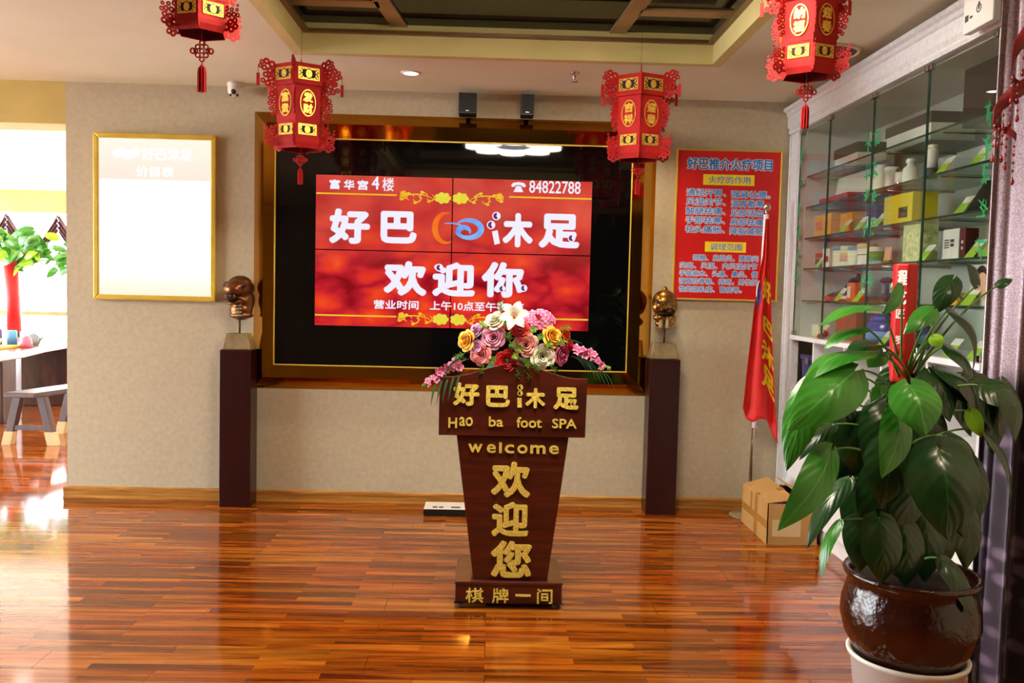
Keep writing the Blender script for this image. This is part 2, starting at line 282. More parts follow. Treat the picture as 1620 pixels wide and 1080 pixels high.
# ------------------------------------------------------------------ mesh helpers
class MB:
    """Collects shapes into one mesh."""
    def __init__(s): s.bm = bmesh.new(); s.uv = s.bm.loops.layers.uv.new('UVMap')
    def faces(s, vs, fs, mi=0, smooth=False):
        v = [s.bm.verts.new(p) for p in vs]; out = []
        for f in fs:
            try:
                q = s.bm.faces.new([v[i] for i in f]); q.material_index = mi; q.smooth = smooth; out.append(q)
            except ValueError: pass
        return v, out
    def box(s, x0, x1, y0, y1, z0, z1, mi=0, mat=None):
        p = [Vector((x, y, z)) for z in (z0, z1) for y in (y0, y1) for x in (x0, x1)]
        if mat is not None: p = [mat @ q for q in p]
        s.faces(p, [(0, 2, 3, 1), (4, 5, 7, 6), (0, 1, 5, 4), (2, 6, 7, 3), (0, 4, 6, 2), (1, 3, 7, 5)], mi); return s
    def hexa(s, p, mi=0):
        """Eight corners: four of the bottom loop, four of the top loop."""
        s.faces(p, [(3, 2, 1, 0), (4, 5, 6, 7), (0, 1, 5, 4), (1, 2, 6, 5), (2, 3, 7, 6), (3, 0, 4, 7)], mi); return s
    def prism(s, poly, a, b, axis='y', mi=0, mat=None):
        def P(u, v, t): 
            q = Vector((u, t, v)) if axis == 'y' else Vector((u, v, t)) if axis == 'z' else Vector((t, u, v))
            return mat @ q if mat is not None else q
        n = len(poly)
        vs = [P(u, v, a) for u, v in poly] + [P(u, v, b) for u, v in poly]
        fs = [tuple(range(n)), tuple(range(2*n-1, n-1, -1))] + [(i, (i+1) % n, n+(i+1) % n, n+i) for i in range(n)]
        s.faces(vs, fs, mi); return s
    def lathe(s, prof, seg=32, c=(0, 0, 0), mi=0, smooth=True, mat=None, cap=True):
        c = Vector(c); vs = []; fs = []
        for r, z in prof:
            for k in range(seg):
                a = 2*math.pi*k/seg; q = Vector((r*math.cos(a), r*math.sin(a), z))
                vs.append((mat @ q if mat is not None else q)+c)
        for i in range(len(prof)-1):
            for k in range(seg):
                k2 = (k+1) % seg; fs.append((i*seg+k, i*seg+k2, (i+1)*seg+k2, (i+1)*seg+k))
        if cap:
            if prof[0][0] > 1e-4: fs.append(tuple(range(seg-1, -1, -1)))
            if prof[-1][0] > 1e-4: fs.append(tuple((len(prof)-1)*seg+k for k in range(seg)))
        s.faces(vs, fs, mi, smooth); return s
    def tube(s, pts, r, seg=8, mi=0, closed=False, flat=1.0):
        pts = [Vector(p) for p in pts]; n = len(pts); vs = []; fs = []
        rs = r if isinstance(r, (list, tuple)) else [r]*n
        up = None
        for i in range(n):
            a = pts[(i-1) % n] if closed or i > 0 else pts[i]; b = pts[(i+1) % n] if closed or i < n-1 else pts[i]
            t = (b-a).normalized() if (b-a).length > 1e-9 else Vector((0, 0, 1))
            if up is None: up = t.orthogonal().normalized()
            up = (up - t*up.dot(t)); up = up.normalized() if up.length > 1e-6 else t.orthogonal().normalized()
            sd = t.cross(up)
            for k in range(seg):
                g = 2*math.pi*k/seg; vs.append(pts[i]+up*math.cos(g)*rs[i]+sd*math.sin(g)*rs[i]*flat)
        rg = n if closed else n-1
        for i in range(rg):
            j = (i+1) % n
            for k in range(seg):
                k2 = (k+1) % seg; fs.append((i*seg+k, i*seg+k2, j*seg+k2, j*seg+k))
        if not closed: fs += [tuple(range(seg-1, -1, -1)), tuple((n-1)*seg+k for k in range(seg))]
        s.faces(vs, fs, mi, True); return s
    def ball(s, c, r, seg=12, rings=8, mi=0, mat=None):
        r = r if isinstance(r, (tuple, list)) else (r, r, r)
        vs = []; fs = []
        for i in range(1, rings):
            th = math.pi*i/rings
            for k in range(seg):
                a = 2*math.pi*k/seg; vs.append(Vector((r[0]*math.sin(th)*math.cos(a), r[1]*math.sin(th)*math.sin(a), r[2]*math.cos(th))))
        vs += [Vector((0, 0, r[2])), Vector((0, 0, -r[2]))]
        if mat is not None: vs = [mat @ v for v in vs]
        vs = [v+Vector(c) for v in vs]
        for i in range(rings-2):
            for k in range(seg):
                k2 = (k+1) % seg; fs.append((i*seg+k, (i+1)*seg+k, (i+1)*seg+k2, i*seg+k2))
        t, b = len(vs)-2, len(vs)-1
        for k in range(seg):
            k2 = (k+1) % seg; fs.append((t, k, k2)); fs.append((b, (rings-2)*seg+k2, (rings-2)*seg+k))
        s.faces(vs, fs, mi, True); return s
    def grid(s, fn, nu, nv, mi=0, closed=False, uvs=True, smooth=True):
        v = [[s.bm.verts.new(fn(i/nu, j/nv)) for i in range(nu+1)] for j in range(nv+1)]
        for j in range(nv):
            for i in range(nu):
                q = s.bm.faces.new((v[j][i], v[j][i+1], v[j+1][i+1], v[j+1][i])); q.material_index = mi; q.smooth = smooth
                for lp, (a, b) in zip(q.loops, ((i, j), (i+1, j), (i+1, j+1), (i, j+1))): lp[s.uv].uv = (a/nu, b/nv)
        return s
    def annulus(s, c, r0, r1, u, w, n, th, seg=12, mi=0):
        """Flat ring of thickness th in the plane of unit vectors u, w with normal n."""
        c = Vector(c); vs = []; fs = []
        for sg in (-0.5, 0.5):
            for rr in (r0, r1):
                for k in range(seg):
                    a = 2*math.pi*k/seg; vs.append(c+(u*math.cos(a)+w*math.sin(a))*rr+n*th*sg)
        I = lambda l, k: l*seg+k % seg
        for k in range(seg):
            fs += [(I(0, k), I(0, k+1), I(1, k+1), I(1, k)), (I(2, k), I(3, k), I(3, k+1), I(2, k+1)), (I(1, k), I(1, k+1), I(3, k+1), I(3, k)), (I(0, k), I(2, k), I(2, k+1), I(0, k+1))]
        s.faces(vs, fs, mi); return s
    def build(s, name, mats, parent=None, bevel=0.0, loc=None, rot=None, solid=0.0, recalc=True, subsurf=0):
        if recalc: bmesh.ops.recalc_face_normals(s.bm, faces=s.bm.faces)
        me = bpy.data.meshes.new(name); s.bm.to_mesh(me); s.bm.free()
        for mm in (mats if isinstance(mats, (list, tuple)) else [mats]): me.materials.append(mm)
        return link(name, me, parent, bevel, loc, rot, solid, subsurf)
def link(name, me, parent=None, bevel=0.0, loc=None, rot=None, solid=0.0, subsurf=0):
    o = bpy.data.objects.new(name, me); col.objects.link(o)
    if parent is not None: o.parent = parent
    if loc is not None: o.location = loc
    if rot is not None: o.rotation_euler = rot
    if bevel:
        b = o.modifiers.new('bevel', 'BEVEL'); b.width = bevel; b.segments = 2; b.limit_method = 'ANGLE'; b.angle_limit = R(40)
    if solid:
        b = o.modifiers.new('solid', 'SOLIDIFY'); b.thickness = solid; b.offset = 0
    if subsurf:
        b = o.modifiers.new('sub', 'SUBSURF'); b.levels = subsurf; b.render_levels = subsurf
    return o
def tag(o, label, cat, group=None):
    o['label'] = label; o['category'] = cat
    if group: o['group'] = group
    return o
def struct(o): o['kind'] = 'structure'; return o
def thing(name, label, cat, loc=(0, 0, 0), rot=(0, 0, 0), group=None):
    o = bpy.data.objects.new(name, None); col.objects.link(o); o.location = loc; o.rotation_euler = rot
    o.empty_display_size = 0.1
    return tag(o, label, cat, group)

# writing: text outlines turned into meshes
def text_mesh(s):
    cu = bpy.data.curves.new('lettering', 'FONT'); cu.body = s; cu.size = 1.0; cu.extrude = 0.0; cu.resolution_u = 3
    ob = bpy.data.objects.new('lettering', cu); col.objects.link(ob)
    dg = bpy.context.evaluated_depsgraph_get(); dg.update()
    me = bpy.data.meshes.new_from_object(ob.evaluated_get(dg))
    bpy.data.objects.remove(ob); bpy.data.curves.remove(cu)
    bm = bmesh.new(); bm.from_mesh(me); bpy.data.meshes.remove(me)
    return bm
def fit_text(s, x0, x1, z0, z1, bold=0.0):
    """Flat text in the x-z plane filling the given box; bold thickens every stroke by overlaying shifted outlines."""
    bm = text_mesh(s)
    xs = [v.co.x for v in bm.verts]; ys = [v.co.y for v in bm.verts]
    a, b, c, d = min(xs), max(xs), min(ys), max(ys)
    r = bold*max((z1-z0), 0.2*(x1-x0)/max(1, len(s))) if len(s) > 1 else bold*max(z1-z0, x1-x0)
    if (z1-z0) < 3*r: r = min(r, (z1-z0)*0.3)
    sx = (x1-x0-2*r)/(b-a); sz = (z1-z0-2*r)/max(d-c, 1e-6)
    for v in bm.verts:
        v.co = Vector((x0+r+(v.co.x-a)*sx, 0, z0+r+(v.co.y-c)*sz))
    if r > 0:
        me = bpy.data.meshes.new('t'); bm.to_mesh(me)
        for k in range(8):
            n0 = len(bm.verts); bm.from_mesh(me); bm.verts.ensure_lookup_table()
            for v in bm.verts[n0:]: v.co += Vector((r*math.cos(k*math.pi/4), 0.00005*(k+1), r*math.sin(k*math.pi/4)))
        bpy.data.meshes.remove(me)
    return bm
def letters(pieces, name, mat, parent, y, depth=0.0, fn=None, split=False):
    """pieces: (text, x0, x1, z0, z1, bold). One mesh; depth grows it towards the viewer of the -y side."""
    if split and len(pieces) > 1:
        return [letters([p], name, mat, parent, y, depth, fn) for p in pieces][-1]
    out = MB()
    for s, x0, x1, z0, z1, bold in pieces:
        bm = fit_text(s, x0, x1, z0, z1, bold)
        if depth:
            g = bmesh.ops.extrude_face_region(bm, geom=bm.faces[:])
            for v in [e for e in g['geom'] if isinstance(e, bmesh.types.BMVert)]: v.co.y -= depth
        base = {}
        for v in bm.verts:
            co = Vector((v.co.x, v.co.y+y, v.co.z)); base[v] = out.bm.verts.new(fn(co) if fn else co)
        for f in bm.faces:
            try: out.bm.faces.new([base[v] for v in f.verts])
            except ValueError: pass
        bm.free()
    return out.build(name, mat, parent)

# ------------------------------------------------------------------ daylight and lamps
WY = 5.97            # face of the wall that carries the screen
CZ = 2.765           # ceiling
FX = (-6.2, 2.45); FY = (-3.0, 13.4)
def area_lamp(name, loc, size, power, colour, rot=(0, 0, 0), parent=None, spread=180):
    l = bpy.data.lights.new(name, 'AREA'); l.shape = 'DISK'; l.size = size; l.energy = power; l.color = colour; l.spread = R(spread)
    o = bpy.data.objects.new(name, l); col.objects.link(o); o.location = loc; o.rotation_euler = rot
    if parent: o.parent = parent
    return o
def spot_lamp(name, loc, power, angle, blend, colour, rot=(0, 0, 0), parent=None, r=0.03):
    l = bpy.data.lights.new(name, 'SPOT'); l.energy = power; l.spot_size = R(angle); l.spot_blend = blend; l.color = colour; l.shadow_soft_size = r
    o = bpy.data.objects.new(name, l); col.objects.link(o); o.location = loc; o.rotation_euler = rot
    if parent: o.parent = parent
    return o

# ------------------------------------------------------------------ room shell
b = MB(); b.box(-10.0, 2.6, FY[0]-0.1, FY[1]+0.2, -0.1, 0); struct(b.build('floor', M['floor']))
# ceiling with the rectangular recess left open
RX0, RX1, RY0, RY1 = -1.09, 1.21, 1.2, 5.05
b = MB()
for x0, x1, y0, y1 in ((-6.3, RX0-0.06, FY[0], WY+0.3), (RX1+0.06, 2.6, FY[0], WY+0.3), (RX0-0.06, RX1+0.06, FY[0], RY0-0.06), (RX0-0.06, RX1+0.06, RY1+0.06, WY+0.3)):
    b.box(x0, x1, y0, y1, CZ, CZ+0.08)
struct(b.build('ceiling', M['ceiling']))
b = MB()
for x0, x1, y0, y1 in ((RX0-0.06, RX0, RY0-0.06, RY1+0.06), (RX1, RX1+0.06, RY0-0.06, RY1+0.06), (RX0, RX1, RY0-0.06, RY0), (RX0, RX1, RY1, RY1+0.06)):
    b.box(x0, x1, y0, y1, CZ, 2.93)
struct(b.build('trim_1', M['fascia']))
b = MB()
for x0, x1, y0, y1 in ((RX0+0.0005, RX0+0.035, RY0+0.035, RY1-0.035), (RX1-0.035, RX1-0.0005, RY0+0.035, RY1-0.035), (RX0+0.0005, RX1-0.0005, RY0+0.0005, RY0+0.035), (RX0+0.0005, RX1-0.0005, RY1-0.035, RY1-0.0005)):
    b.box(x0, x1, y0, y1, 2.872, 2.89)
struct(b.build('trim_2', M['trim_brown']))
b = MB(); b.box(RX0-0.1, RX1+0.1, RY0-0.1, RY1+0.1, 2.93, 2.99); struct(b.build('ceiling_recess', M['blackmirror']))
b = MB()
for x0, x1, dx in ((-0.60, -0.51, -0.40), (0.62, 0.71, 0.30)): b.prism([(x0+dx, RY0), (x1+dx, RY0), (x1, RY1), (x0, RY1)], 2.918, 2.931, 'z')
b.box(0.73, RX1, 4.62, 4.72, 2.918, 2.931); b.box(-1.09, -0.62, 4.62, 4.72, 2.918, 2.931)
struct(b.build('trim_3', M['beigetrim']))
# walls
b = MB(); b.box(-2.84, 2.6, WY, WY+0.28, 0, CZ); struct(b.build('wall_back', M['wall']))
b = MB(); b.box(2.45, 2.6, FY[0], WY, 0, CZ); struct(b.build('wall_right', M['wall_plain']))
b = MB(); b.box(-6.4, -1.0, FY[0]-0.1, FY[0], 0, CZ); struct(b.build('wall_front_left', pm('tan_wall', '#8a7048', '#7e6640', scale=4, rough=0.8)))
b = MB(); b.box(-1.0, 2.6, FY[0]-0.1, FY[0], 0, CZ); struct(b.build('wall_front', pm('dark_panelling', '#2a211a', '#201812', scale=4, rough=0.6)))
b = MB(); b.box(-6.3, -2.84, WY, WY+0.3, 2.49, CZ); struct(b.build('wall_header', M['header']))
# left side of the hall: piers and lintel round a wide window
b = MB(); b.box(-6.4, -6.25, FY[0], 2.2, 0, CZ); b.box(-6.4, -6.25, 5.6, WY+0.3, 0, CZ); b.box(-6.4, -6.25, 2.2, 5.6, 2.55, CZ); b.box(-6.4, -6.25, 2.2, 5.6, 0, 0.1)
struct(b.build('wall_left', M['wall_plain']))
b = MB(); b.box(-6.34, -6.32, 2.2, 5.6, 0.1, 2.55); struct(b.build('window_2', M['winglass']))
# far room beyond the opening
b = MB(); b.box(-10, -6.3, WY, WY+0.2, 0, 3.0); struct(b.build('wall_inner', M['wall_plain']))
b = MB(); b.box(-10.015, -10, WY, FY[1], 0, 3.2); struct(b.build('fill_window', M['winglass']))  # unseen glazing, added to let more daylight into the far room
b = MB(); b.box(-2.86, -2.66, WY+0.28, FY[1], 0, 3.2); struct(b.build('wall_far_right', M['wall_light']))
b = MB()   # far ceiling, its light well left open above
for x0, x1, y0, y1 in ((-10.1, -2.7, 8.75, FY[1]), (-10.1, -5.6, WY+0.3, 8.75), (-3.0, -2.66, WY+0.3, 8.75)): b.box(x0, x1, y0, y1, CZ, CZ+0.08)
struct(b.build('ceiling_far', M['wall_light']))
b = MB(); b.box(-5.7, -2.9, WY+0.3, 8.85, 3.0, 3.06); struct(b.build('ceiling_well', M['white']))
b = MB(); b.box(-5.68, -5.6, WY+0.3, 8.85, CZ, 3.0); struct(b.build('trim_6', M['white']))
b = MB(); b.box(-5.6, -3.0, 8.70, 8.745, CZ, 3.0); struct(b.build('trim_7', M['white']))
b = MB(); b.box(-10, -2.7, 13.3, 13.55, 2.44, CZ); struct(b.build('trim_4', M['header']))
b = MB(); b.box(-10, -2.7, 13.4, 13.5, 0, 0.1)
for x in (-9.2, -7.6, -4.9, -3.4): b.box(x-0.04, x+0.04, 13.4, 13.48, 0.1, 2.46)
struct(b.build('wall_window', M['wall_plain']))
b = MB(); b.box(-10, -2.7, 13.44, 13.455, 0.1, 2.46); struct(b.build('window_1', M['winglass']))
b = MB(); b.box(-10, -2.7, 13.33, 13.4, 0.92, 0.98); struct(b.build('trim_5', pm('window_rail', '#b8783c', rough=0.5)))
lp = thing('light_panel', 'white lit ceiling panel in the bright room beyond the opening', 'ceiling light', (-4.3, 7.5, 2.985))
b = MB(); b.box(-1.25, 1.25, -1.15, 1.22, -0.01, 0.012); b.build('diffuser', em('panel_glow', '#f4f8ff', 5.0), lp)
# skirting along the back wall, with two moulded ridges
def skirt(name, x0, x1, y):
    b = MB(); b.prism([(0, 0), (-0.022, 0), (-0.022, 0.012), (-0.016, 0.016), (-0.016, 0.05), (-0.02, 0.054), (-0.02, 0.07), (-0.008, 0.08), (0, 0.08)], x0, x1, 'x')
    for v in b.bm.verts: v.co = Vector((v.co.x, y+v.co.y, v.co.z))
    return struct(b.build(name, M['basewood']))
skirt('baseboard_back', -2.862, 1.97, WY)

# ------------------------------------------------------------------ ceiling fittings
def downlight(x, y, z, label, power, cone=100, tilt=(0, 0, 0), r=0.045, colour=(1.0, 0.80, 0.55)):
    t = thing('downlight', label, 'ceiling light', (x, y, z))
    b = MB(); b.lathe([(r*1.35, 0), (r*1.35, -0.004), (r*1.05, -0.008), (r, -0.004), (r, 0)], 24, cap=False); b.build('trim_ring', M['white'], t)
    b = MB(); b.lathe([(0.001, -0.003), (r, -0.003)], 20, cap=False); b.build('lamp', M['lampglow'], t)
    spot_lamp('lamp_light', (0, 0, -0.02), power, cone, 0.8, colour, tilt, t)
    return t
M['lampglow'] = em('lamp_glow', '#fff2e0', 14.0)
downlight(-0.526, 5.45, CZ, 'round recessed downlight glowing above the left half of the screen', 75, 120)
downlight(0.89, 5.47, CZ, 'round recessed downlight glowing just behind the lantern that reads 吉祥', 55, 120)
downlight(0.685, 4.22, 2.918, 'small downlight set in the strip of the dark mirrored ceiling panel', 14, 80, r=0.03)
for x, y, p, lab in ((-2.3, 3.0, 14, 'added unseen fill downlight in the left ceiling, nearer than the dome camera'), (1.7, 1.6, 45, 'added unseen fill downlight in the ceiling right of the mirrored recess')):
    downlight(x, y, CZ, lab, p, 120)  # both lamps are added out of view to brighten the hall
downlight(-4.85, 9.2, CZ, 'white round ceiling downlight in the bright room beyond the opening', 10, 120, r=0.09)

# flower-shaped ceiling lamp under the mirrored recess: its reflection shows in the screen glass
ch = thing('ceiling_lamp', 'flower-shaped ceiling lamp of round glowing discs, mirrored in the black screen glass', 'ceiling lamp', (0.17, 3.05, 2.93))
b = MB(); b.lathe([(0.001, 0), (0.5, 0), (0.52, -0.02), (0.52, -0.05), (0.5, -0.055)], 40, cap=False); b.build('crystal_rim', M['chrome'], ch)
M['petal_rim'] = em('lamp_rim', '#fff0dc', 75.0)
M['petal'] = em('lamp_diffuser', '#fff0dc', 58.0)
for k in range(8):
    a = k*math.pi/4; rr = 0.0 if k == 8 else 0.34
    b = MB(); b.lathe([(0.001, -0.084), (0.12, -0.082)], 24, (rr*math.cos(a), rr*math.sin(a), 0), cap=False); b.lathe([(0.12, -0.082), (0.128, -0.084), (0.128, -0.05)], 24, (rr*math.cos(a), rr*math.sin(a), 0), mi=1, cap=False); b.build('diffuser', [M['petal'], M['petal_rim']], ch)
b = MB(); b.lathe([(0.001, -0.075), (0.16, -0.07), (0.165, -0.05)], 28, cap=False); b.build('centre_disc', em('lamp_centre', '#e8ecff', 5.0), ch)

s = thing('sprinkler_head', 'small metal sprinkler head hanging from the ceiling between lantern and speakers', 'sprinkler', (0.456, 5.33, CZ))
b = MB(); b.lathe([(0.03, 0), (0.028, -0.006), (0.01, -0.012), (0.009, -0.03), (0.006, -0.035), (0.006, -0.05)], 16); b.build('body', M['chrome'], s)
b = MB(); b.lathe([(0.02, -0.05), (0.022, -0.054), (0.004, -0.056)], 12); b.build('deflector', M['chrome'], s)
v = thing('ceiling_speaker_grille', 'round dark flush grille in the ceiling above the glass cabinet', 'ceiling grille', (1.72, 4.75, CZ))
b = MB(); b.lathe([(0.20, 0), (0.20, -0.008), (0.18, -0.012), (0.175, -0.004), (0.175, 0)], 36, cap=False); b.build('rim', M['wall_plain'], v)
b = MB(); b.lathe([(0.001, -0.003), (0.176, -0.003)], 36, cap=False); b.build('grille', M['bronze_d'], v)

c = thing('dome_camera', 'white dome security camera on the ceiling edge above the lit wall panel', 'security camera', (-1.70, 5.87, CZ))
b = MB(); b.lathe([(0.052, 0), (0.054, -0.012), (0.05, -0.03)], 28); b.build('base', M['white'], c)
b = MB(); b.ball((0, 0, -0.045), 0.05, 24, 14); b.build('eyeball', M['white'], c)
b = MB(); b.ball((0.0, -0.042, -0.062), (0.018, 0.012, 0.018)); b.build('lens', M['lens'], c)
for dx in (-0.022, 0.022):
    b = MB(); b.ball((dx, -0.034, -0.083), (0.009, 0.008, 0.009)); b.build('sensor', M['lens'], c)

for x, lab in ((-0.191, 'black wall speaker above the screen, the left one of the pair'), (0.197, 'black wall speaker above the screen, the slimmer right one of the pair')):
    w = 0.058 if x < 0 else 0.042
    s = thing('wall_speaker', lab, 'speaker', (x, 5.86, 2.60))
    b = MB(); b.box(-w, w, -0.05, 0.07, 0.0, 0.135); b.build('cabinet', M['black'], s, bevel=0.004)
    b = MB(); b.box(-w+0.008, w-0.008, -0.056, -0.051, 0.012, 0.125); b.build('grille', pm('speaker_grille', '#161616', '#0e0e0e', scale=300, rough=0.6), s)
    b = MB(); b.box(-0.012, 0.012, -0.0585, -0.0565, 0.016, 0.021); b.build('badge', M['chrome'], s)
    b = MB(); b.box(-0.015, 0.015, 0.07, 0.109, 0.04, 0.1); b.build('bracket', M['black'], s)

# ------------------------------------------------------------------ lit panel on the left wall
lb = thing('lightbox', 'glowing white lit price panel in a gold frame on the left of the wall', 'lightbox', (0, 0, 0))
X0, X1, Z0, Z1 = -2.645, -1.843, 1.342, 2.437
def frame_ring(x0, x1, z0, z1, wd, y0, y1, lip=0.008):
    b = MB()
    for p in ([(x0, z0), (x1, z0), (x1-wd, z0+wd), (x0+wd, z0+wd)], [(x1, z0), (x1, z1), (x1-wd, z1-wd), (x1-wd, z0+wd)], [(x1, z1), (x0, z1), (x0+wd, z1-wd), (x1-wd, z1-wd)], [(x0, z1), (x0, z0), (x0+wd, z0+wd), (x0+wd, z1-wd)]):
        b.prism(p, y0, y1)
    return b
frame_ring(X0, X1, Z0, Z1, 0.034, 5.925, WY).build('frame', M['gold'], lb, bevel=0.006)
b = MB(); b.box(X0+0.03, X1-0.03, 5.942, 5.955, Z0+0.03, Z1-0.03); b.build('panel', M['lightbox'], lb)
letters([('好巴沐足', -2.33, -2.00, 2.265, 2.345, 0.03), ('价目表', -2.37, -2.12, 2.155, 2.225, 0.03)], 'lettering', M['pink_em'], lb, 5.9405, split=True)
b = MB()
for k in range(5): b.ball((-2.49+0.03*k, 5.941, 2.305+0.012*math.sin(k*2)), (0.03, 0.001, 0.028))
b.build('logo', M['pink_em'], lb)

# ------------------------------------------------------------------ framed screen wall
tv = thing('video_wall', 'black glass screen wall in a rose gold mirror frame, showing red welcome slide', 'screen', (0, 0, 0))
OX0, OX1, OZ0, OZ1 = -1.60, 1.075, 0.77, 2.605       # foot of the frame on the wall
PX0, PX1, PZ0, PZ1 = -1.522, 0.985, 0.852, 2.525     # its ridge
GX0, GX1, GZ0, GZ1 = -1.447, 0.905, 0.937, 2.43      # black glass
def bevel_frame(o, yo, i, yi, yt=None):
    yt = yi if yt is None else yt
    a = [(o[0], yo, o[2]), (o[1], yo, o[2]), (o[1], yo, o[3]), (o[0], yo, o[3])]
    c = [(i[0], yi, i[2]), (i[1], yi, i[2]), (i[1], yt, i[3]), (i[0], yt, i[3])]
    b = MB(); b.faces(a+c, [(k, (k+1) % 4, 4+(k+1) % 4, 4+k) for k in range(4)]); return b
bevel_frame((OX0, OX1, OZ0, OZ1), WY-0.002, (PX0, PX1, PZ0, PZ1), 5.892).build('outer_bevel', M['brass'], tv)
bevel_frame((PX0, PX1, PZ0, PZ1), 5.892, (GX0, GX1, GZ0, GZ1), 5.9).build('inner_bevel', M['brass'], tv)
frame_ring(GX0-0.004, GX1+0.004, GZ0-0.004, GZ1+0.004, 0.008, 5.898, 5.906).build('glass_edging', M['gold'], tv)
SX0, SX1, SZ0, SZ1 = -1.18, 0.643, 1.205, 2.196
b = MB(); b.box(GX0, GX1, 5.908, 5.93, GZ0, GZ1); b.build('glass_panel', M['blackglass'], tv)
mx_, mz_ = (SX0+SX1)/2-0.012, (SZ0+SZ1)/2+0.006
g = 0.0035
for x0, x1 in ((SX0, mx_-g), (mx_+g, SX1)):
    for z0, z1 in ((SZ0, mz_-g), (mz_+g, SZ1)):
        b = MB(); b.box(x0, x1, 5.9065, 5.9075, z0, z1); b.build('display', M['screen'], tv)
TY = 5.9055
def ring_piece(cx, cz, r, y=TY, w=0.3):
    b = MB(); b.annulus((cx, y, cz), r*(1-w), r, Vector((1, 0, 0)), Vector((0, 0, 1)), Vector((0, 1, 0)), 0.001, 20)
    return b
def add_rings(b, lst, y, depth=0.001, w=0.24):
    for cx, cz, r in lst:
        b.annulus((cx, y, cz), r*(1-w), r, Vector((1, 0, 0)), Vector((0, 0, 1)), Vector((0, 1, 0)), depth, 20)
        a = [(cx, cz)]+[(cx+r*0.8*math.cos(R(t)), cz+r*0.8*math.sin(R(t))) for t in range(-60, 76, 15)]
        b.prism(a, y-depth/2, y+depth/2)
letters([('富', -1.092, -1.022, 2.103, 2.168, 0.035), ('华', -0.998, -0.928, 2.103, 2.168, 0.035), ('宫', -0.908, -0.838, 2.103, 2.168, 0.035), ('4', -0.815, -0.765, 2.108, 2.195, 0.02), ('楼', -0.745, -0.668, 2.10, 2.188, 0.012),
         ('84822788', 0.225, 0.566, 2.113, 2.195, 0.012)], 'lettering', M['white_em'], tv, TY, split=True)
letters([('好', -1.092, -0.822, 1.748, 1.978, 0.045), ('巴', -0.752, -0.512, 1.758, 1.97, 0.05), ('木', 0.055, 0.258, 1.752, 1.978, 0.05), ('足', 0.295, 0.570, 1.752, 1.98, 0.045)], 'lettering', M['white_em'], tv, TY, split=True)
letters([('欢', -0.728, -0.440, 1.412, 1.643, 0.045), ('迎', -0.405, -0.118, 1.414, 1.643, 0.042), ('你', -0.078, 0.205, 1.416, 1.652, 0.042)], 'lettering', M['white_em'], tv, TY, split=True)
letters([('营业时间', -0.79, -0.492, 1.322, 1.382, 0.03), ('上午10点至午夜1点', -0.418, 0.21, 1.322, 1.384, 0.026)], 'lettering', M['white_em'], tv, TY, split=True)
b = MB(); RNG = [(0.012, 1.955, 0.028), (-0.022, 1.895, 0.028), (0.515, 1.822, 0.026), (-0.36, 1.605, 0.026), (0.06, 1.475, 0.024), (0.205, 1.482, 0.024)]
add_rings(b, RNG, TY-0.0006)
b.prism([(-0.015, 1.852), (0.022, 1.862), (0.040, 1.775), (0.004, 1.765)], TY-0.001, TY)
b.build('bubble_dots', M['white_em'], tv)
b = MB(); 
for cx, cz, r in RNG: b.prism([(cx+r*0.72*math.cos(R(t)), cz+r*0.72*math.sin(R(t))) for t in range(0, 360, 20)], TY-0.0002, TY)
b.build('bubble_backs', M['purple_em'], tv)
# telephone sign
b = MB(); b.prism([(0.105, 2.16), (0.118, 2.176), (0.155, 2.182), (0.19, 2.176), (0.203, 2.16), (0.197, 2.148), (0.178, 2.152), (0.172, 2.162), (0.136, 2.162), (0.13, 2.152), (0.111, 2.148)], TY-0.001, TY)
b.prism([(0.14, 2.156), (0.168, 2.156), (0.187, 2.116), (0.121, 2.116)], TY-0.001, TY); b.build('telephone_sign', M['white_em'], tv)
# swirl emblem between the characters
def arc_strip(b, cx, cz, rx, rz, a0, a1, w0, wm, n=24, y=TY, rot=0):
    pts = []
    for i in range(n+1):
        t = i/n; a = R(a0+(a1-a0)*t); w = w0+(wm-w0)*math.sin(math.pi*t)
        for s_ in (-1, 1):
            x = (rx+s_*w)*math.cos(a); z = (rz+s_*w)*math.sin(a)
            pts.append((cx+x*math.cos(rot)-z*math.sin(rot), y, cz+x*math.sin(rot)+z*math.cos(rot)))
    b.faces(pts, [(2*i, 2*i+1, 2*i+3, 2*i+2) for i in range(n)])
b = MB(); arc_strip(b, -0.315, 1.868, 0.078, 0.098, 75, 295, 0.002, 0.020); b.build('emblem_crescent', M['orange_em'], tv)
b = MB(); arc_strip(b, -0.175, 1.865, 0.088, 0.058, -160, 150, 0.003, 0.02); arc_strip(b, -0.20, 1.845, 0.04, 0.03, -20, 300, 0.003, 0.018); arc_strip(b, -0.29, 1.83, 0.12, 0.07, 20, 110, 0.002, 0.006)
b.build('emblem_wave', M['blue_em'], tv)
# yellow rules and flower scrolls
b = MB()
for x0, x1, z in ((-1.178, -0.648, 2.075), (0.093, 0.641, 2.083), (-1.178, -0.64, 1.273), (0.395, 0.641, 1.281)): b.box(x0, x1, TY-0.001, TY, z-0.005, z+0.005)
b.build('rule', M['yellow_em'], tv)
def scroll(b, cx, cz, sg):
    for k in range(5):
        px = cx+sg*(0.075+0.045*k); pz = cz+0.012*math.sin(k*2.1)
        arc_strip(b, px, pz, 0.024, 0.02, 0 if k % 2 else 180, 250 if k % 2 else 430, 0.0015, 0.004, 14)
        b.ball((px+sg*0.012, TY, pz+(0.026 if k % 2 else -0.026)), (0.013, 0.001, 0.007), 8, 6)
    arc_strip(b, cx+sg*0.17, cz-0.03, 0.12, 0.05, 20, 160, 0.001, 0.004, 14)
    for q in range(5): b.ball((cx+sg*0.255+0.012*math.cos(q*1.257), TY, cz+0.02+0.012*math.sin(q*1.257)), (0.011, 0.001, 0.011), 8, 6)
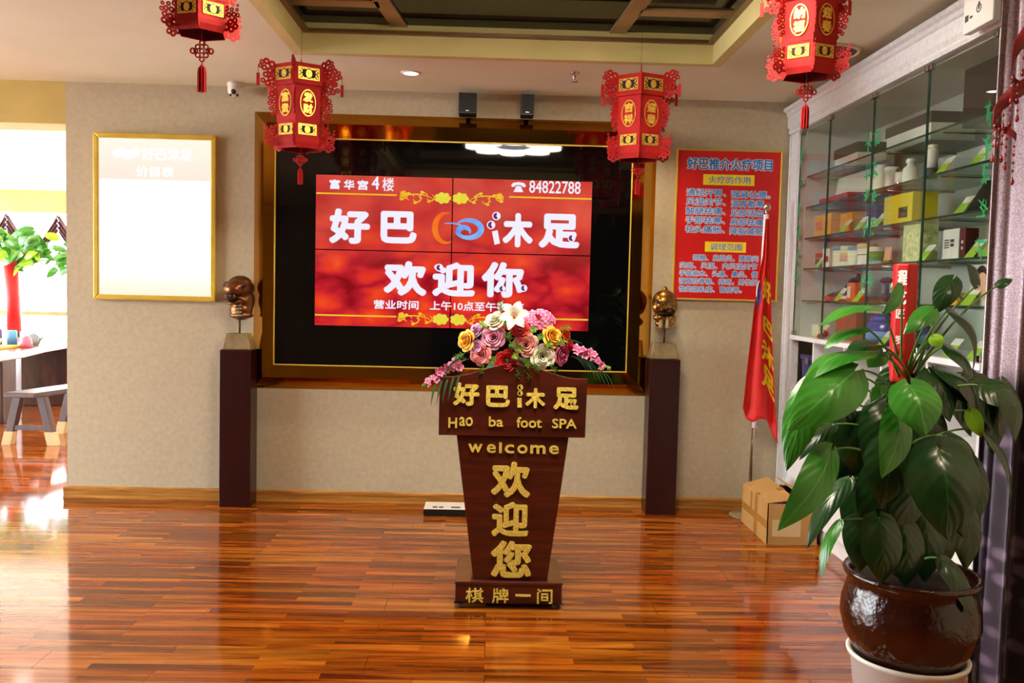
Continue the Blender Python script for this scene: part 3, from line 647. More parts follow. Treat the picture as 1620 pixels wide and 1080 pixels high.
def peony(b, cx, cz):
    for rr, n, pr in ((0.032, 7, 0.017), (0.014, 5, 0.013)):
        for q in range(n): b.ball((cx+1.15*rr*math.cos(q*6.283/n), TY-0.0005, cz+0.75*rr*math.sin(q*6.283/n)), (pr*1.1, 0.001, pr*0.9), 10, 6)
for cz in (2.064, 1.262):
    b = MB()
    for sg, cx in ((-1, -0.35), (1, -0.225)): scroll(b, cx, cz, sg)
    b.build('scroll_ornament', M['yellow_em'], tv)
    b = MB()
    for cx in (-0.345, -0.228): peony(b, cx, cz)
    b.build('peony_ornament', M['lime_em'], tv)

# ------------------------------------------------------------------ lectern
lc = thing('lectern', 'reddish wooden reception lectern with gold glitter lettering, flowers on top', 'lectern', (0, 0, 0))
LY = 4.0
b = MB(); b.box(-0.145, 0.352, LY-0.005, LY+0.36, 0.115, 0.128); b.box(-0.142, 0.349, LY, LY+0.355, 0.034, 0.115); b.build('plinth', M['mahog_h'], lc, bevel=0.003)
b = MB(); b.box(-0.146, 0.353, LY-0.006, LY+0.361, 0.028, 0.035); b.build('plinth_edge', M['pedestal'], lc)
b = MB(); b.hexa([(-0.062, LY+0.03, 0.128), (0.282, LY+0.03, 0.128), (0.282, LY+0.27, 0.128), (-0.062, LY+0.27, 0.128),
                  (-0.15, LY-0.012, 0.806), (0.36, LY-0.012, 0.806), (0.36, LY+0.33, 0.806), (-0.15, LY+0.33, 0.806)]); body = b.build('body', M['mahog'], lc, bevel=0.003)
# arched front board and the sloping reading box behind it
arch = [(-0.231, 0.808), (0.433, 0.808), (0.436, 1.076)]
for k in range(1, 24):
    t = k/24; x = 0.436-0.667*t; u = abs(t-0.5)*2
    sh = 0.5+0.5*math.cos(math.pi*min(1, u*1.12))
    arch.append((x, 1.076+0.062*sh-0.004*t))
arch.append((-0.231, 1.068))
b = MB(); b.prism(arch, LY-0.03, LY-0.012); b.build('front_board', M['mahog_h'], lc, bevel=0.0025)
b = MB(); b.hexa([(-0.215, LY-0.012, 0.808), (0.418, LY-0.012, 0.808), (0.418, LY+0.40, 0.808), (-0.215, LY+0.40, 0.808), (-0.215, LY-0.012, 1.06), (0.418, LY-0.012, 1.06), (0.418, LY+0.40, 0.93), (-0.215, LY+0.40, 0.93)]); b.build('reading_box', M['mahog_h'], lc, bevel=0.003)
for x in (-0.118, 0.318):
    for y in (LY+0.016, LY+0.33):
        ca = MB(); ca.box(-0.006, 0.006, -0.006, 0.006, 0.012, 0.0155)
        for v_ in ca.bm.verts: v_.co += Vector((x, y, 0.013))
        co = ca.build('caster', M['rubber'], lc)
        wh = MB(); wh.lathe([(0.0145, -0.011), (0.0155, -0.006), (0.0155, 0.006), (0.0145, 0.011)], 18, mat=Matrix.Rotation(R(90), 4, 'Y'))
        for v_ in wh.bm.verts: v_.co += Vector((x, y, 0.0155))
        wh.build('wheel', M['rubber'], co)
FYB = LY-0.0305
letters([('好', -0.168, -0.05, 0.945, 1.048, 0.04), ('巴', -0.02, 0.088, 0.942, 1.038, 0.045), ('木', 0.158, 0.247, 0.940, 1.03, 0.045), ('足', 0.284, 0.398, 0.936, 1.036, 0.04)], 'lettering', M['glitter'], lc, FYB, 0.012, split=True)
for q in ((0.133, 1.032, 0.013), (0.133, 1.006, 0.0125), (0.373, 0.964, 0.012)):
    b = MB(); add_rings(b, [q], FYB-0.008, 0.008, 0.3); b.build('bubble_dot', M['glitter'], lc)
b = MB(); b.prism([(0.120, 0.985), (0.140, 0.985), (0.142, 0.942), (0.122, 0.942)], FYB-0.012, FYB); b.build('stroke', M['glitter'], lc)
letters([('H', -0.187, -0.148, 0.843, 0.888, 0.025), ('ao', -0.138, -0.077, 0.852, 0.892, 0.02), ('ba', -0.005, 0.06, 0.852, 0.897, 0.02), ('foot', 0.12, 0.234, 0.850, 0.897, 0.02), ('SPA', 0.281, 0.392, 0.850, 0.893, 0.02)], 'lettering', M['glitter'], lc, FYB, 0.010, split=True)
def body_front(co):
    t = (co.z-0.128)/(0.806-0.128); return Vector((co.x, co.y+LY+0.03-0.042*t, co.z))
wel = []
for ch_, x0, x1, up in (('w', -0.096, -0.031, 0), ('e', -0.012, 0.030, 0), ('l', 0.044, 0.057, 1), ('c', 0.070, 0.113, 0), ('o', 0.127, 0.174, 0), ('m', 0.186, 0.256, 0), ('e', 0.272, 0.316, 0)):
    wel.append((ch_, x0, x1, 0.728, 0.778 if up else 0.768, 0.03))
letters(wel, 'lettering', M['glitter'], lc, -0.001, 0.010, body_front, split=True)
for ch_, x0, x1, z0, z1 in (('欢', 0.012, 0.190, 0.522, 0.688), ('迎', 0.018, 0.188, 0.338, 0.500), ('您', 0.018, 0.206, 0.142, 0.316)):
    letters([(ch_, x0, x1, z0, z1, 0.036)], 'lettering', M['glitter'], lc, -0.001, 0.012, body_front)
letters([('棋', -0.094, -0.012, 0.030, 0.098, 0.014), ('牌', 0.028, 0.104, 0.030, 0.098, 0.014), ('一', 0.135, 0.206, 0.062, 0.072, 0.012), ('间', 0.235, 0.306, 0.030, 0.098, 0.014)], 'lettering', M['glitter'], lc, LY-0.001, 0.006, split=True)

# ------------------------------------------------------------------ plinths and animal busts
def pedestal(x0, x1, label):
    t = thing('pedestal', label, 'pedestal', ((x0+x1)/2, 5.87, 0)); w = (x1-x0)/2
    b = MB(); b.box(-w, w, -0.09, 0.072, 0, 1.035); b.build('column', M['pedestal'], t, bevel=0.003)
    b = MB(); b.box(-w+0.03, w-0.03, -0.0915, -0.0895, 0.10, 0.98); b.build('front_panel', M['pedestal'], t)
    b = MB(); b.annulus((0, -0.092, 0.12), 0.055, 0.058, Vector((1, 0, 0)), Vector((0, 0, 1)), Vector((0, 1, 0)), 0.002, 30); b.build('ring_mark', M['pedestal'], t)
pedestal(-1.768, -1.565, 'dark maroon column plinth left of the screen')
pedestal(1.045, 1.245, 'dark maroon column plinth right of the screen')
def blob(balls, name, mat, parent, voxel=0.006, smooth=6):
    b = MB()
    for c_, r_, *rest in balls:
        mat_ = Euler(tuple(R(a) for a in rest[0])).to_matrix().to_4x4() if rest else None
        b.ball(c_, r_, 20, 14, 0, mat_)
    o = b.build(name, mat, parent)
    r = o.modifiers.new('remesh', 'REMESH'); r.mode = 'VOXEL'; r.voxel_size = voxel; r.use_smooth_shade = True
    s_ = o.modifiers.new('smooth', 'SMOOTH'); s_.iterations = smooth; s_.factor = 0.5
    return o
def bust_base(t, w):
    b = MB(); b.hexa([(-w, -0.06, 0), (w, -0.06, 0), (w, 0.06, 0), (-w, 0.06, 0), (-w*0.8, -0.048, 0.105), (w*0.8, -0.048, 0.105), (w*0.8, 0.048, 0.105), (-w*0.8, 0.048, 0.105)]); b.build('base_block', M['stonebase'], t, bevel=0.006)
    b = MB(); b.tube([(0.005, 0, 0.104), (0.005, 0, 0.20)], 0.0065, 12); b.build('rod', M['bronze'], t)
sn = thing('snake_head_bust', 'bronze snake head with gaping mouth on the left plinth', 'bust', (-1.668, 5.865, 1.036))
bust_base(sn, 0.094)
blob([((0.005, 0.01, 0.405), (0.088, 0.082, 0.082)), ((-0.02, -0.042, 0.395), (0.07, 0.062, 0.055), (14, 0, -18)), ((0.02, 0.02, 0.32), (0.078, 0.062, 0.09)), ((0.012, 0.012, 0.26), (0.076, 0.058, 0.07)),
      ((-0.015, -0.045, 0.318), (0.055, 0.055, 0.02), (22, 0, -18)), ((0.012, 0.012, 0.222), (0.082, 0.062, 0.022)), ((-0.075, -0.035, 0.43), (0.02, 0.02, 0.014)), ((0.045, -0.06, 0.425), (0.02, 0.02, 0.014))], 'head', M['bronze'], sn, 0.005, 14)
b = MB(); b.ball((-0.03, -0.085, 0.342), (0.052, 0.036, 0.017), 16, 10, 0, Euler((R(12), 0, R(-18))).to_matrix().to_4x4()); b.build('mouth', M['bronze_d'], sn)
for p in ((-0.078, -0.052, 0.418), (0.046, -0.076, 0.412)):
    b = MB(); b.ball(p, (0.012, 0.010, 0.012)); b.build('eye', M['bronze_d'], sn)
b = MB()
for k in range(5): b.ball((0.012, -0.050+0.001*k, 0.222+0.022*k), (0.024, 0.014, 0.011))
b.build('throat_scales', M['stonebase'], sn)
b = MB()
for dx in (-0.055, -0.025, 0.0): b.tube([(dx, -0.112, 0.358), (dx, -0.112, 0.334)], [0.005, 0.0015], 6)
b.build('fangs', M['stonebase'], sn)
rb = thing('rabbit_head_bust', 'golden bronze animal head with upright ear on the right plinth', 'bust', (1.142, 5.865, 1.036))
bust_base(rb, 0.094)
blob([((0.0, 0.0, 0.375), (0.084, 0.072, 0.084)), ((-0.045, -0.04, 0.345), (0.045, 0.045, 0.05), (0, 0, 0)), ((0.03, 0.01, 0.345), (0.06, 0.055, 0.065)), ((-0.03, -0.03, 0.275), (0.05, 0.045, 0.03)), ((0.0, 0.0, 0.235), (0.06, 0.05, 0.034)), ((0.045, -0.005, 0.265), (0.035, 0.03, 0.045))], 'head', M['goldbronze'], rb, 0.005, 4)
blob([((-0.005, 0.0, 0.44), (0.014, 0.012, 0.045), (0, 8, 0)), ((0.016, 0.01, 0.435), (0.012, 0.012, 0.045), (0, -6, 0))], 'ears', M['goldbronze'], rb, 0.004, 3)
b = MB(); b.annulus((-0.058, -0.078, 0.375), 0.009, 0.014, Vector((0.8, -0.6, 0)), Vector((0, 0, 1)), Vector((0.6, 0.8, 0)), 0.008, 16); b.ball((-0.056, -0.074, 0.375), 0.009); b.build('eye', M['bronze_d'], rb)
b = MB(); b.ball((-0.02, -0.062, 0.30), (0.05, 0.022, 0.010)); b.ball((0.035, -0.05, 0.315), (0.03, 0.02, 0.02)); b.build('mouth', M['bronze_d'], rb)
for sx in (-0.03, 0.012):
    b = MB(); b.grid(lambda u, v, s_=sx: Vector((s_+0.036*(u-0.5)*(1-v*0.6), -0.062-0.018*math.sin(3.1*u)*(1-v), 0.205+0.075*v)), 8, 8); b.build('collar_leaf', M['stonebase'], rb, solid=0.005)

# ------------------------------------------------------------------ red poster
ps = thing('poster', 'red poster with blue printed lines in thin gold frame right of the screen', 'poster', (0, 0, 0))
QX0, QX1, QZ0, QZ1 = 1.207, 1.922, 1.43, 2.44
frame_ring(QX0, QX1, QZ0, QZ1, 0.012, 5.945, WY).build('frame', M['gold'], ps, bevel=0.003)
b = MB(); b.box(QX0+0.01, QX1-0.01, 5.953, 5.962, QZ0+0.01, QZ1-0.01); b.build('sheet', M['poster'], ps)
def pz(zx, zy): return 1.215+(zx-82)/(708-82)*0.70, 2.43-(zy-62)/(985-62)*0.99
txt = [('好巴推介火疗项目', 140, 654, 106, 180, 0.03)]
for k, (a, c_) in enumerate((('通经开胃、', '强肾壮腰。'), ('风湿关节、', '温胃散寒'), ('酸腿祛痛、', '足部活血'), ('手部祛寒、', '肩部祛痛'), ('祛头痛胀、', '降脂减肥'))):
    y0 = 299+57*k
    txt.append((a, 142, 380, y0, y0+46, 0.022)); txt.append((c_, 412, 648 if k == 0 else 612, y0+6, y0+52, 0.022))
for k, (s_, x0, x1) in enumerate((('颈椎、肩周炎、腰椎间', 195, 590), ('突出、风湿、内风湿关节', 116, 585), ('手脚麻木、头痛、鼻炎、便', 116, 590), ('强直性脊椎、痔疮，男性阴', 116, 590), ('性的隐私病、胃病等。', 116, 496))):
    y0 = 708+49.5*k; txt.append((s_, x0, x1, y0, y0+38, 0.016))
def P_(lst, grow):
    out = []
    for s_, x0, x1, y0, y1, bo in lst:
        a, c_ = pz(x0, y1); d, e = pz(x1, y0); out.append((s_, a-grow*0.4, d+grow*0.4, c_-grow*0.4, e+grow*0.4, bo+grow*7))
    return out
letters(P_(txt, 0.008), 'lettering_outline', M['twhite'], ps, 5.9525)
letters(P_(txt, 0.0), 'lettering', M['tblue'], ps, 5.9520)
for x0, x1, y0, y1, s_ in ((240, 548, 208, 274, '火疗的作用'), (265, 513, 626, 690, '调理范围')):
    a, c_ = pz(x0, y1); d, e = pz(x1, y0); b = MB(); b.box(a, d, 5.9515, 5.953, c_, e); pl = b.build('heading_plate', M['plate'], ps)
    a, c_ = pz(x0+32, y1-10); d, e = pz(x1-24, y0+10); letters([(s_, a, d, c_, e, 0.012)], 'lettering', M['tblue'], pl, 5.9512)

# ------------------------------------------------------------------ glass display cabinet along the right wall
cb = thing('display_cabinet', 'tall white carved cabinet with glass doors and green stickers along the right wall', 'cabinet', (0, 0, 0))
CX, CB, CY0, CY1 = 1.97, 2.42, 3.42, WY-0.005
SHZ = (1.447, 1.653, 1.85, 2.05, 2.25)
DE = (5.765, 5.265, 4.655, 4.072, 3.505)
b = MB(); b.box(CX, CX+0.05, 5.77, CY1, 0.09, 2.55)
for y in (5.79, 5.94): b.box(CX-0.008, CX, y-0.012, y+0.012, 0.1, 2.54)
b.build('post', M['cabwhite'], cb, bevel=0.004)
b = MB(); b.box(CX, CX+0.05, CY0, 3.50, 0.09, 2.55)
for y in (3.435, 3.485): b.box(CX-0.008, CX, y-0.008, y+0.008, 0.1, 2.54)
b.build('post', M['cabwhite'], cb, bevel=0.004)
b = MB(); b.prism([(CX+0.05, 2.55), (CX-0.004, 2.55), (CX-0.012, 2.565), (CX-0.005, 2.58), (CX-0.02, 2.60), (CX-0.02, 2.665), (CX-0.03, 2.672), (CX-0.034, 2.69), (CX-0.05, 2.70), (CX-0.052, 2.72), (CX+0.05, 2.72)], CY0-0.02, CY1, 'y'); b.build('cornice', M['cabwhite'], cb)
b = MB(); b.box(CB, CB+0.02, CY0, CY1, 0.09, 2.72); b.build('back_panel', M['cabin'], cb)
b = MB(); b.box(CX+0.05, CB, CY1-0.2, CY1-0.18, 1.2, 2.55); b.build('end_panel', M['plainwhite'], cb)
b = MB(); b.box(CX+0.05, CB, CY0, CY0+0.02, 0.09, 2.55); b.build('end_panel', M['plainwhite'], cb)
b = MB(); b.box(CX+0.05, CB, CY0, CY1, 2.545, 2.565); b.build('top_panel', M['cabin'], cb)
b = MB(); b.box(CX-0.012, CB, 3.50, 5.77, 1.19, 1.218); b.build('ledge', M['plainwhite'], cb, bevel=0.003)
b = MB(); b.box(CX+0.005, CB, 3.50, 5.77, 0.83, 0.85)
for y in (3.50, 3.95, 4.42, 4.90, 5.375): b.box(CX+0.005, CB, y, y+0.02, 0.85, 1.19)
b.build('compartments', M['plainwhite'], cb)
b = MB(); b.box(CX+0.02, CB, 3.50, 5.77, 0.0, 0.09); b.build('toe_board', M['plainwhite'], cb)
for k in range(4):
    y1, y0 = DE[k]-0.003, DE[k+1]+0.003
    b = MB(); b.box(CX+0.002, CX+0.02, y0, y1, 0.095, 0.828); d = b.build('door', M['plainwhite'], cb, bevel=0.004)
    b = MB(); b.tube([(CX-0.012, y0+0.05, 0.70), (CX-0.012, y0+0.05, 0.78)], 0.005); b.build('handle', M['chrome'], d)
    b = MB(); b.box(CX+0.004, CX+0.010, y0, y1, 1.222, 2.542); d = b.build('glass_door', M['glass'], cb)
    b = MB(); b.box(CX+0.003, CX+0.011, y0-0.001, y0+0.0035, 1.222, 2.542); b.box(CX+0.003, CX+0.011, y1-0.0025, y1+0.001, 1.222, 2.542); b.build('polished_edge', M['glassedge'], d)
    for z in (1.235, 2.528):
        for y in (y0+0.015, y1-0.015):
            b = MB(); b.box(CX-0.006, CX+0.018, y-0.014, y+0.014, z-0.014, z+0.014); b.build('hinge_clip', M['chrome'], d, bevel=0.002)
    rnd = random.Random(40+k)
    for yc, zs in {0: ((5.735, (2.37, 2.21, 2.04, 1.89, 1.73, 1.59)),), 1: ((4.70, (2.30, 2.15, 2.0, 1.845, 1.56)),), 2: ((4.61, (2.30, 2.15, 2.0, 1.845, 1.56)),), 3: ((3.56, (2.22, 2.10, 1.99, 1.84, 1.69)),)}[k]:
        for z in zs:
            b = MB(); wdt = 0.036
            for q in range(7):   # brush strokes of the cut-vinyl ornament
                a = rnd.choice((0, 0, 90, 90, 60, -55, 30)); ln = rnd.uniform(0.02, 0.036); w_ = 0.0048
                cy_, cz_ = yc+rnd.uniform(-0.5, 0.5)*wdt, z+rnd.uniform(-0.036, 0.036)
                dy, dz = math.cos(R(a))*ln, math.sin(R(a))*ln; nn = math.hypot(dy, dz); ey, ez = -dz/nn*w_, dy/nn*w_
                b.prism([(cy_-dy+ey, cz_-dz+ez), (cy_+dy+ey*0.5, cz_+dz+ez*0.5), (cy_+dy-ey*0.5, cz_+dz-ez*0.5), (cy_-dy-ey, cz_-dz-ez)], CX+0.0028+0.0001*q, CX+0.0038, 'x')
            b.build('sticker', M['sticker'], d)
for z in SHZ:
    b = MB(); b.box(2.03, CB-0.002, 3.502, 5.768, z-0.008, z); s_ = b.build('shelf', M['shelf'], cb)
    b = MB(); b.box(2.026, 2.03, 3.502, 5.768, z-0.009, z+0.001); b.build('front_edge', M['glassedge'], s_)
    b = MB()
    for y in (3.52, 4.07, 4.65, 5.26, 5.75): b.tube([(CB, y, z-0.013), (2.05, y, z-0.013)], 0.004, 6)
    b.build('bracket', M['chrome'], s_)

# goods on the shelves -------------------------------------------------------
def cm(h, h2=None, r=0.5): return pm('packaging_'+h.strip('#'), h, h2, rough=r)
SH = {0: 1.2185, 1: 1.448, 2: 1.654, 3: 1.851, 4: 2.051, 5: 2.251}
def carton(name, label, cat, y0, y1, sh, h, x, dep, mat, group=None, face=None, lid=None, lean=0.0):
    t = thing(name, label, cat, (x, (y0+y1)/2, SH[sh]), (0, 0, 0), group); w = (y1-y0)/2
    b = MB(); b.hexa([(0, -w, 0), (dep, -w, 0), (dep, w, 0), (0, w, 0), (lean, -w, h), (dep+lean, -w, h), (dep+lean, w, h), (lean, w, h)]); b.build('carton', mat, t, bevel=0.002)
    if face:
        for (u0, u1, v0, v1, mm) in face:
            b = MB(); sx = lambda v: lean*v-0.0012
            ya, yb = w-2*w*u0, w-2*w*u1
            b.hexa([(sx(v0), ya, v0*h), (sx(v0)+0.001, ya, v0*h), (sx(v0)+0.001, yb, v0*h), (sx(v0), yb, v0*h), (sx(v1), ya, v1*h), (sx(v1)+0.001, ya, v1*h), (sx(v1)+0.001, yb, v1*h), (sx(v1), yb, v1*h)]); b.build('print', mm, t)
    if lid:
        b = MB(); b.box(-0.006, dep+0.006, -w-0.006, w+0.006, h-lid[0], h+0.004); b.build('lid', lid[1], t, bevel=0.002)
    return t
def jar(name, label, cat, y, sh, x, prof, mat, lidprof=None, lidmat=None, band=None):
    t = thing(name, label, cat, (x, y, SH[sh]))
    b = MB(); b.lathe(prof, 24); b.build('body', mat, t)
    if lidprof: b = MB(); b.lathe(lidprof, 24); b.build('lid', lidmat, t)
    if band: b = MB(); b.lathe([(band[0], band[1]), (band[0], band[2])], 24, cap=False); b.build('print_band', band[3], t, solid=0.0006)
    return t
grey_lid = cm('#4a4843'); off = cm('#dcdad2'); cream = cm('#e6e2c8'); dark = cm('#2c251e'); amber = cm('#e8a41c', '#d8900f'); yel = cm('#d0c02c', '#c4b020'); redc = cm('#b0301c'); orange = cm('#d8641c'); tan_ = cm('#c8ae80'); green = cm('#3c9a3c'); maroon = cm('#5a1a1c'); violet = cm('#4a3a6a'); blue = cm('#2a3aa8', '#223090', 0.2); sky = cm('#5a88c8'); brownred = cm('#9a3c1c', '#84301a'); ink = cm('#3a3a3e'); skin = cm('#d8ac90'); hair = cm('#241c1a'); lime = cm('#a8c83c', '#88b430')
carton('gift_box', 'white box with grey lid on the top glass shelf, farther of the two', 'box', 5.20, 5.55, 5, 0.13, 2.12, 0.22, off, lid=(0.055, grey_lid))
carton('gift_box', 'white box with grey lid on the top glass shelf, beside the big dark box', 'box', 4.33, 4.82, 5, 0.135, 2.12, 0.22, off, lid=(0.05, grey_lid))
carton('storage_box', 'big plain dark brown box on the top glass shelf near the curtain', 'box', 3.64, 4.04, 5, 0.262, 2.12, 0.24, dark)
carton('reflection_card', 'large white card standing in for a bright reflection in the far glass door', 'board', 5.0, 5.68, 4, 0.18, 2.17, 0.008, off, lean=0.03)  # blurred bright reflection on the door glass, built as a white card
carton('flat_tray', 'flat red tray on the shelf under the white card that stands in for a reflection', 'tray', 5.15, 5.60, 4, 0.035, 2.05, 0.11, redc)
jar('cream_jar', 'wide pale jar with white lid on the shelf above the amber boxes', 'jar', 4.86, 4, 2.12, [(0.04, 0), (0.043, 0.01), (0.043, 0.10), (0.036, 0.115)], cream, [(0.038, 0.115), (0.038, 0.145), (0.035, 0.15)], off)
jar('cream_jar', 'plain off-white tub beside the wide pale jar', 'jar', 4.715, 4, 2.11, [(0.034, 0), (0.036, 0.008), (0.036, 0.095)], off, [(0.038, 0.095), (0.038, 0.115), (0.035, 0.118)], cream)
jar('metal_can', 'small silver can between the tub and the white bottle', 'can', 4.60, 4, 2.11, [(0.028, 0), (0.03, 0.006), (0.03, 0.088), (0.026, 0.094)], M['chrome'], band=(0.0306, 0.02, 0.075, off))
jar('lotion_bottle', 'white bottle with narrow neck and round cap on the second shelf from the top', 'bottle', 4.50, 4, 2.11, [(0.036, 0), (0.038, 0.008), (0.038, 0.08), (0.018, 0.098), (0.016, 0.112)], off, [(0.024, 0.11), (0.024, 0.125), (0.018, 0.132)], off)
jar('flask', 'tall slim white flask with grey foot on the second shelf from the top', 'flask', 4.26, 4, 2.10, [(0.026, 0.05), (0.026, 0.135), (0.02, 0.145)], off, [(0.022, 0.145), (0.024, 0.16), (0.012, 0.165)], cream, band=(0.028, 0.001, 0.05, grey_lid))
carton('medicine_box', 'amber yellow carton on the third shelf, farthest left', 'box', 5.44, 5.72, 3, 0.14, 2.07, 0.10, amber, face=[(0.1, 0.5, 0.3, 0.7, orange)])
carton('medicine_box', 'smaller amber carton tucked beside the larger amber carton', 'box', 5.24, 5.42, 3, 0.13, 2.12, 0.08, amber)
carton('spray_pack', 'purple and white pack standing behind the paper fan', 'pack', 4.95, 5.09, 3, 0.15, 2.14, 0.08, violet, face=[(0.1, 0.9, 0.1, 0.5, off)])
carton('medicine_box', 'big olive yellow carton with small dark label on the third shelf', 'box', 4.38, 4.70, 3, 0.155, 2.07, 0.13, yel, face=[(0.55, 0.85, 0.2, 0.55, ink), (0.58, 0.82, 0.38, 0.44, off), (0.58, 0.82, 0.26, 0.30, off)])
t = thing('paper_fan', 'white folded paper fan lying on the third shelf', 'fan', (2.05, 4.85, SH[3]))
b = MB(); b.grid(lambda u, v: Vector((0.02+0.02*v, 0.11-0.22*u*(0.5+0.5*v), 0.004+0.05*v*(0.6+0.4*math.sin(3.1*u))+0.004*math.sin(u*40))), 30, 4); b.build('paper', off, t, solid=0.001)
b = MB(); b.tube([(0.02, 0.11, 0.006), (0.02, 0.0, 0.004)], 0.003, 6); b.build('stick', tan_, t)
carton('leather_case', 'dark brown leather case leaning against the cabinet back on the third shelf', 'case', 3.62, 4.02, 3, 0.165, 2.13, 0.05, dark, lean=0.10)
carton('medicine_box', 'small red carton at the far end of the fourth shelf', 'box', 5.65, 5.76, 2, 0.10, 2.10, 0.06, redc, face=[(0.1, 0.9, 0.1, 0.6, ink)])
carton('medicine_box', 'small white carton with a red mark right of the small red carton', 'box', 5.47, 5.58, 2, 0.12, 2.08, 0.06, off, face=[(0.55, 0.9, 0.3, 0.6, redc)])
jar('cream_jar', 'first cream jar from the left in the row on the fourth shelf', 'jar', 5.36, 2, 2.11, [(0.045, 0), (0.047, 0.01), (0.047, 0.1)], cream, [(0.048, 0.1), (0.048, 0.12), (0.044, 0.124)], sky)
jar('cream_jar', 'cream jar with a pink band in the middle of the row on the fourth shelf', 'jar', 5.25, 2, 2.11, [(0.042, 0), (0.044, 0.01), (0.044, 0.1)], cream, [(0.045, 0.1), (0.045, 0.118), (0.04, 0.122)], cream, (0.0446, 0.03, 0.08, skin))
jar('cream_jar', 'cream jar with blue lid next to the white pot with tan lid', 'jar', 5.14, 2, 2.11, [(0.042, 0), (0.044, 0.01), (0.044, 0.092)], cream, [(0.045, 0.092), (0.045, 0.108), (0.04, 0.112)], sky)
jar('white_pot', 'tall white pot with tan lid and dark label on the fourth shelf', 'jar', 4.93, 2, 2.09, [(0.05, 0), (0.053, 0.01), (0.053, 0.092)], off, [(0.056, 0.092), (0.056, 0.115), (0.052, 0.12)], tan_, (0.0536, 0.055, 0.06, ink))
jar('printed_cup', 'white cup printed with green leaves on the fourth shelf', 'cup', 4.79, 2, 2.09, [(0.036, 0), (0.047, 0.095)], off, None, None, (0.0462, 0.02, 0.07, green))
t = thing('cream_tube', 'squeeze tube with green cap standing beside the green printed cup', 'tube', (2.09, 4.665, SH[2]))
b = MB(); b.grid(lambda u, v: Vector((0.022*(1-0.9*v)*math.sin(2*math.pi*u), 0.034*(1+0.3*v)*math.cos(2*math.pi*u), 0.018+0.072*v)), 20, 6); b.build('body', skin, t)
b = MB(); b.lathe([(0.02, 0), (0.022, 0.004), (0.02, 0.02)], 20); b.build('cap', green, t)
pat = pm('flower_print', '#e8e6b8', '#9aa864', scale=40, rough=0.5)
carton('tea_tin', 'tall pale green patterned pack on the fourth shelf above the red plant pole', 'tin', 4.28, 4.46, 2, 0.186, 2.07, 0.09, pat)
carton('book', 'white booklet with dark printed lines on the fourth shelf', 'book', 3.92, 4.06, 2, 0.138, 2.07, 0.02, off, face=[(0.12, 0.42, 0.62, 0.66, ink), (0.12, 0.42, 0.54, 0.58, ink), (0.12, 0.42, 0.46, 0.5, ink), (0.12, 0.42, 0.38, 0.42, ink), (0.5, 0.72, 0.56, 0.66, ink), (0.5, 0.72, 0.42, 0.52, ink)])
carton('book', 'slim maroon box with a white character strip beside the white booklet', 'box', 3.865, 3.912, 2, 0.135, 2.07, 0.06, maroon, face=[(0.35, 0.65, 0.5, 0.6, off), (0.35, 0.65, 0.3, 0.4, off)])
carton('photo_box', 'pale grey box with line drawing behind the maroon box', 'box', 3.66, 3.85, 2, 0.15, 2.2, 0.05, cm('#b8bcb4'), face=[(0.2, 0.8, 0.85, 0.88, ink)])
# sneaker
t = thing('sneaker', 'dark red and black sports shoe with white sole stripe on the fifth shelf', 'shoe', (2.24, 5.58, SH[1]), (0, 0, R(15)))
b = MB()
prof = [(0.15, 0.045), (0.13, 0.055), (0.08, 0.062), (0.03, 0.075), (-0.02, 0.105), (-0.08, 0.135), (-0.13, 0.14), (-0.145, 0.12)]
b.grid(lambda u, v: (lambda k: Vector((0.048*math.cos(math.pi*u)*(0.75+0.25*math.sin(math.pi*min(1, v*1.15))), 0.152-0.297*v, 0.022+(k-0.022)*math.sin(math.pi*u)**0.8)))(prof[min(7, int(v*7))][1]+(prof[min(7, int(v*7)+1)][1]-prof[min(7, int(v*7))][1])*(v*7-int(v*7))), 14, 28)
b.build('upper', cm('#6a1414', '#4a0e10'), t)
b = MB(); b.ball((0, 0, 0), (0.04, 0.055, 0.04))
for v_ in b.bm.verts: v_.co += Vector((0, -0.085, 0.11))
b.build('collar', cm('#181416'), t)
b = MB(); b.prism([(0.16, 0.012), (0.165, 0.03), (0.12, 0.028), (0, 0.026), (-0.1, 0.03), (-0.155, 0.034), (-0.15, 0.0), (0.13, 0.0)], -0.05, 0.05, 'x'); b.build('sole', redc, t, bevel=0.004)
b = MB(); b.prism([(0.03, 0.014), (0.02, 0.03), (-0.10, 0.036), (-0.11, 0.014)], -0.053, 0.053, 'x'); b.build('sole_stripe', off, t)
b = MB(); b.prism([(-0.13, 0.13), (-0.1, 0.13), (-0.115, 0.175)], -0.012, 0.012, 'x'); b.build('pull_tab', cm('#181416'), t)
carton('medicine_box', 'orange and white carton right of the sports shoe', 'box', 5.10, 5.22, 1, 0.11, 2.10, 0.06, orange, face=[(0.1, 0.45, 0.2, 0.8, off)])
t = thing('toy_figure', 'dark purple toy figure behind the orange and white carton', 'figure', (2.27, 5.06, SH[1]))
b = MB(); b.ball((0, 0, 0.03), (0.03, 0.03, 0.03)); b.build('foot', ink, t); b = MB(); b.tube([(0, 0, 0.05), (0, 0.01, 0.11)], 0.014); b.build('body', violet, t); b = MB(); b.ball((0, 0.01, 0.125), (0.03, 0.06, 0.022)); b.build('head', maroon, t)
carton('cream_box', 'small orange carton with dark lid band on the fifth shelf', 'box', 3.89, 3.955, 1, 0.055, 2.06, 0.06, amber, face=[(0, 1, 0.75, 0.88, ink)])
t = carton('photo_board', 'white board with an oval portrait of a person with dark hair, beside the near post', 'board', 3.56, 3.86, 1, 0.18, 2.10, 0.01, off)
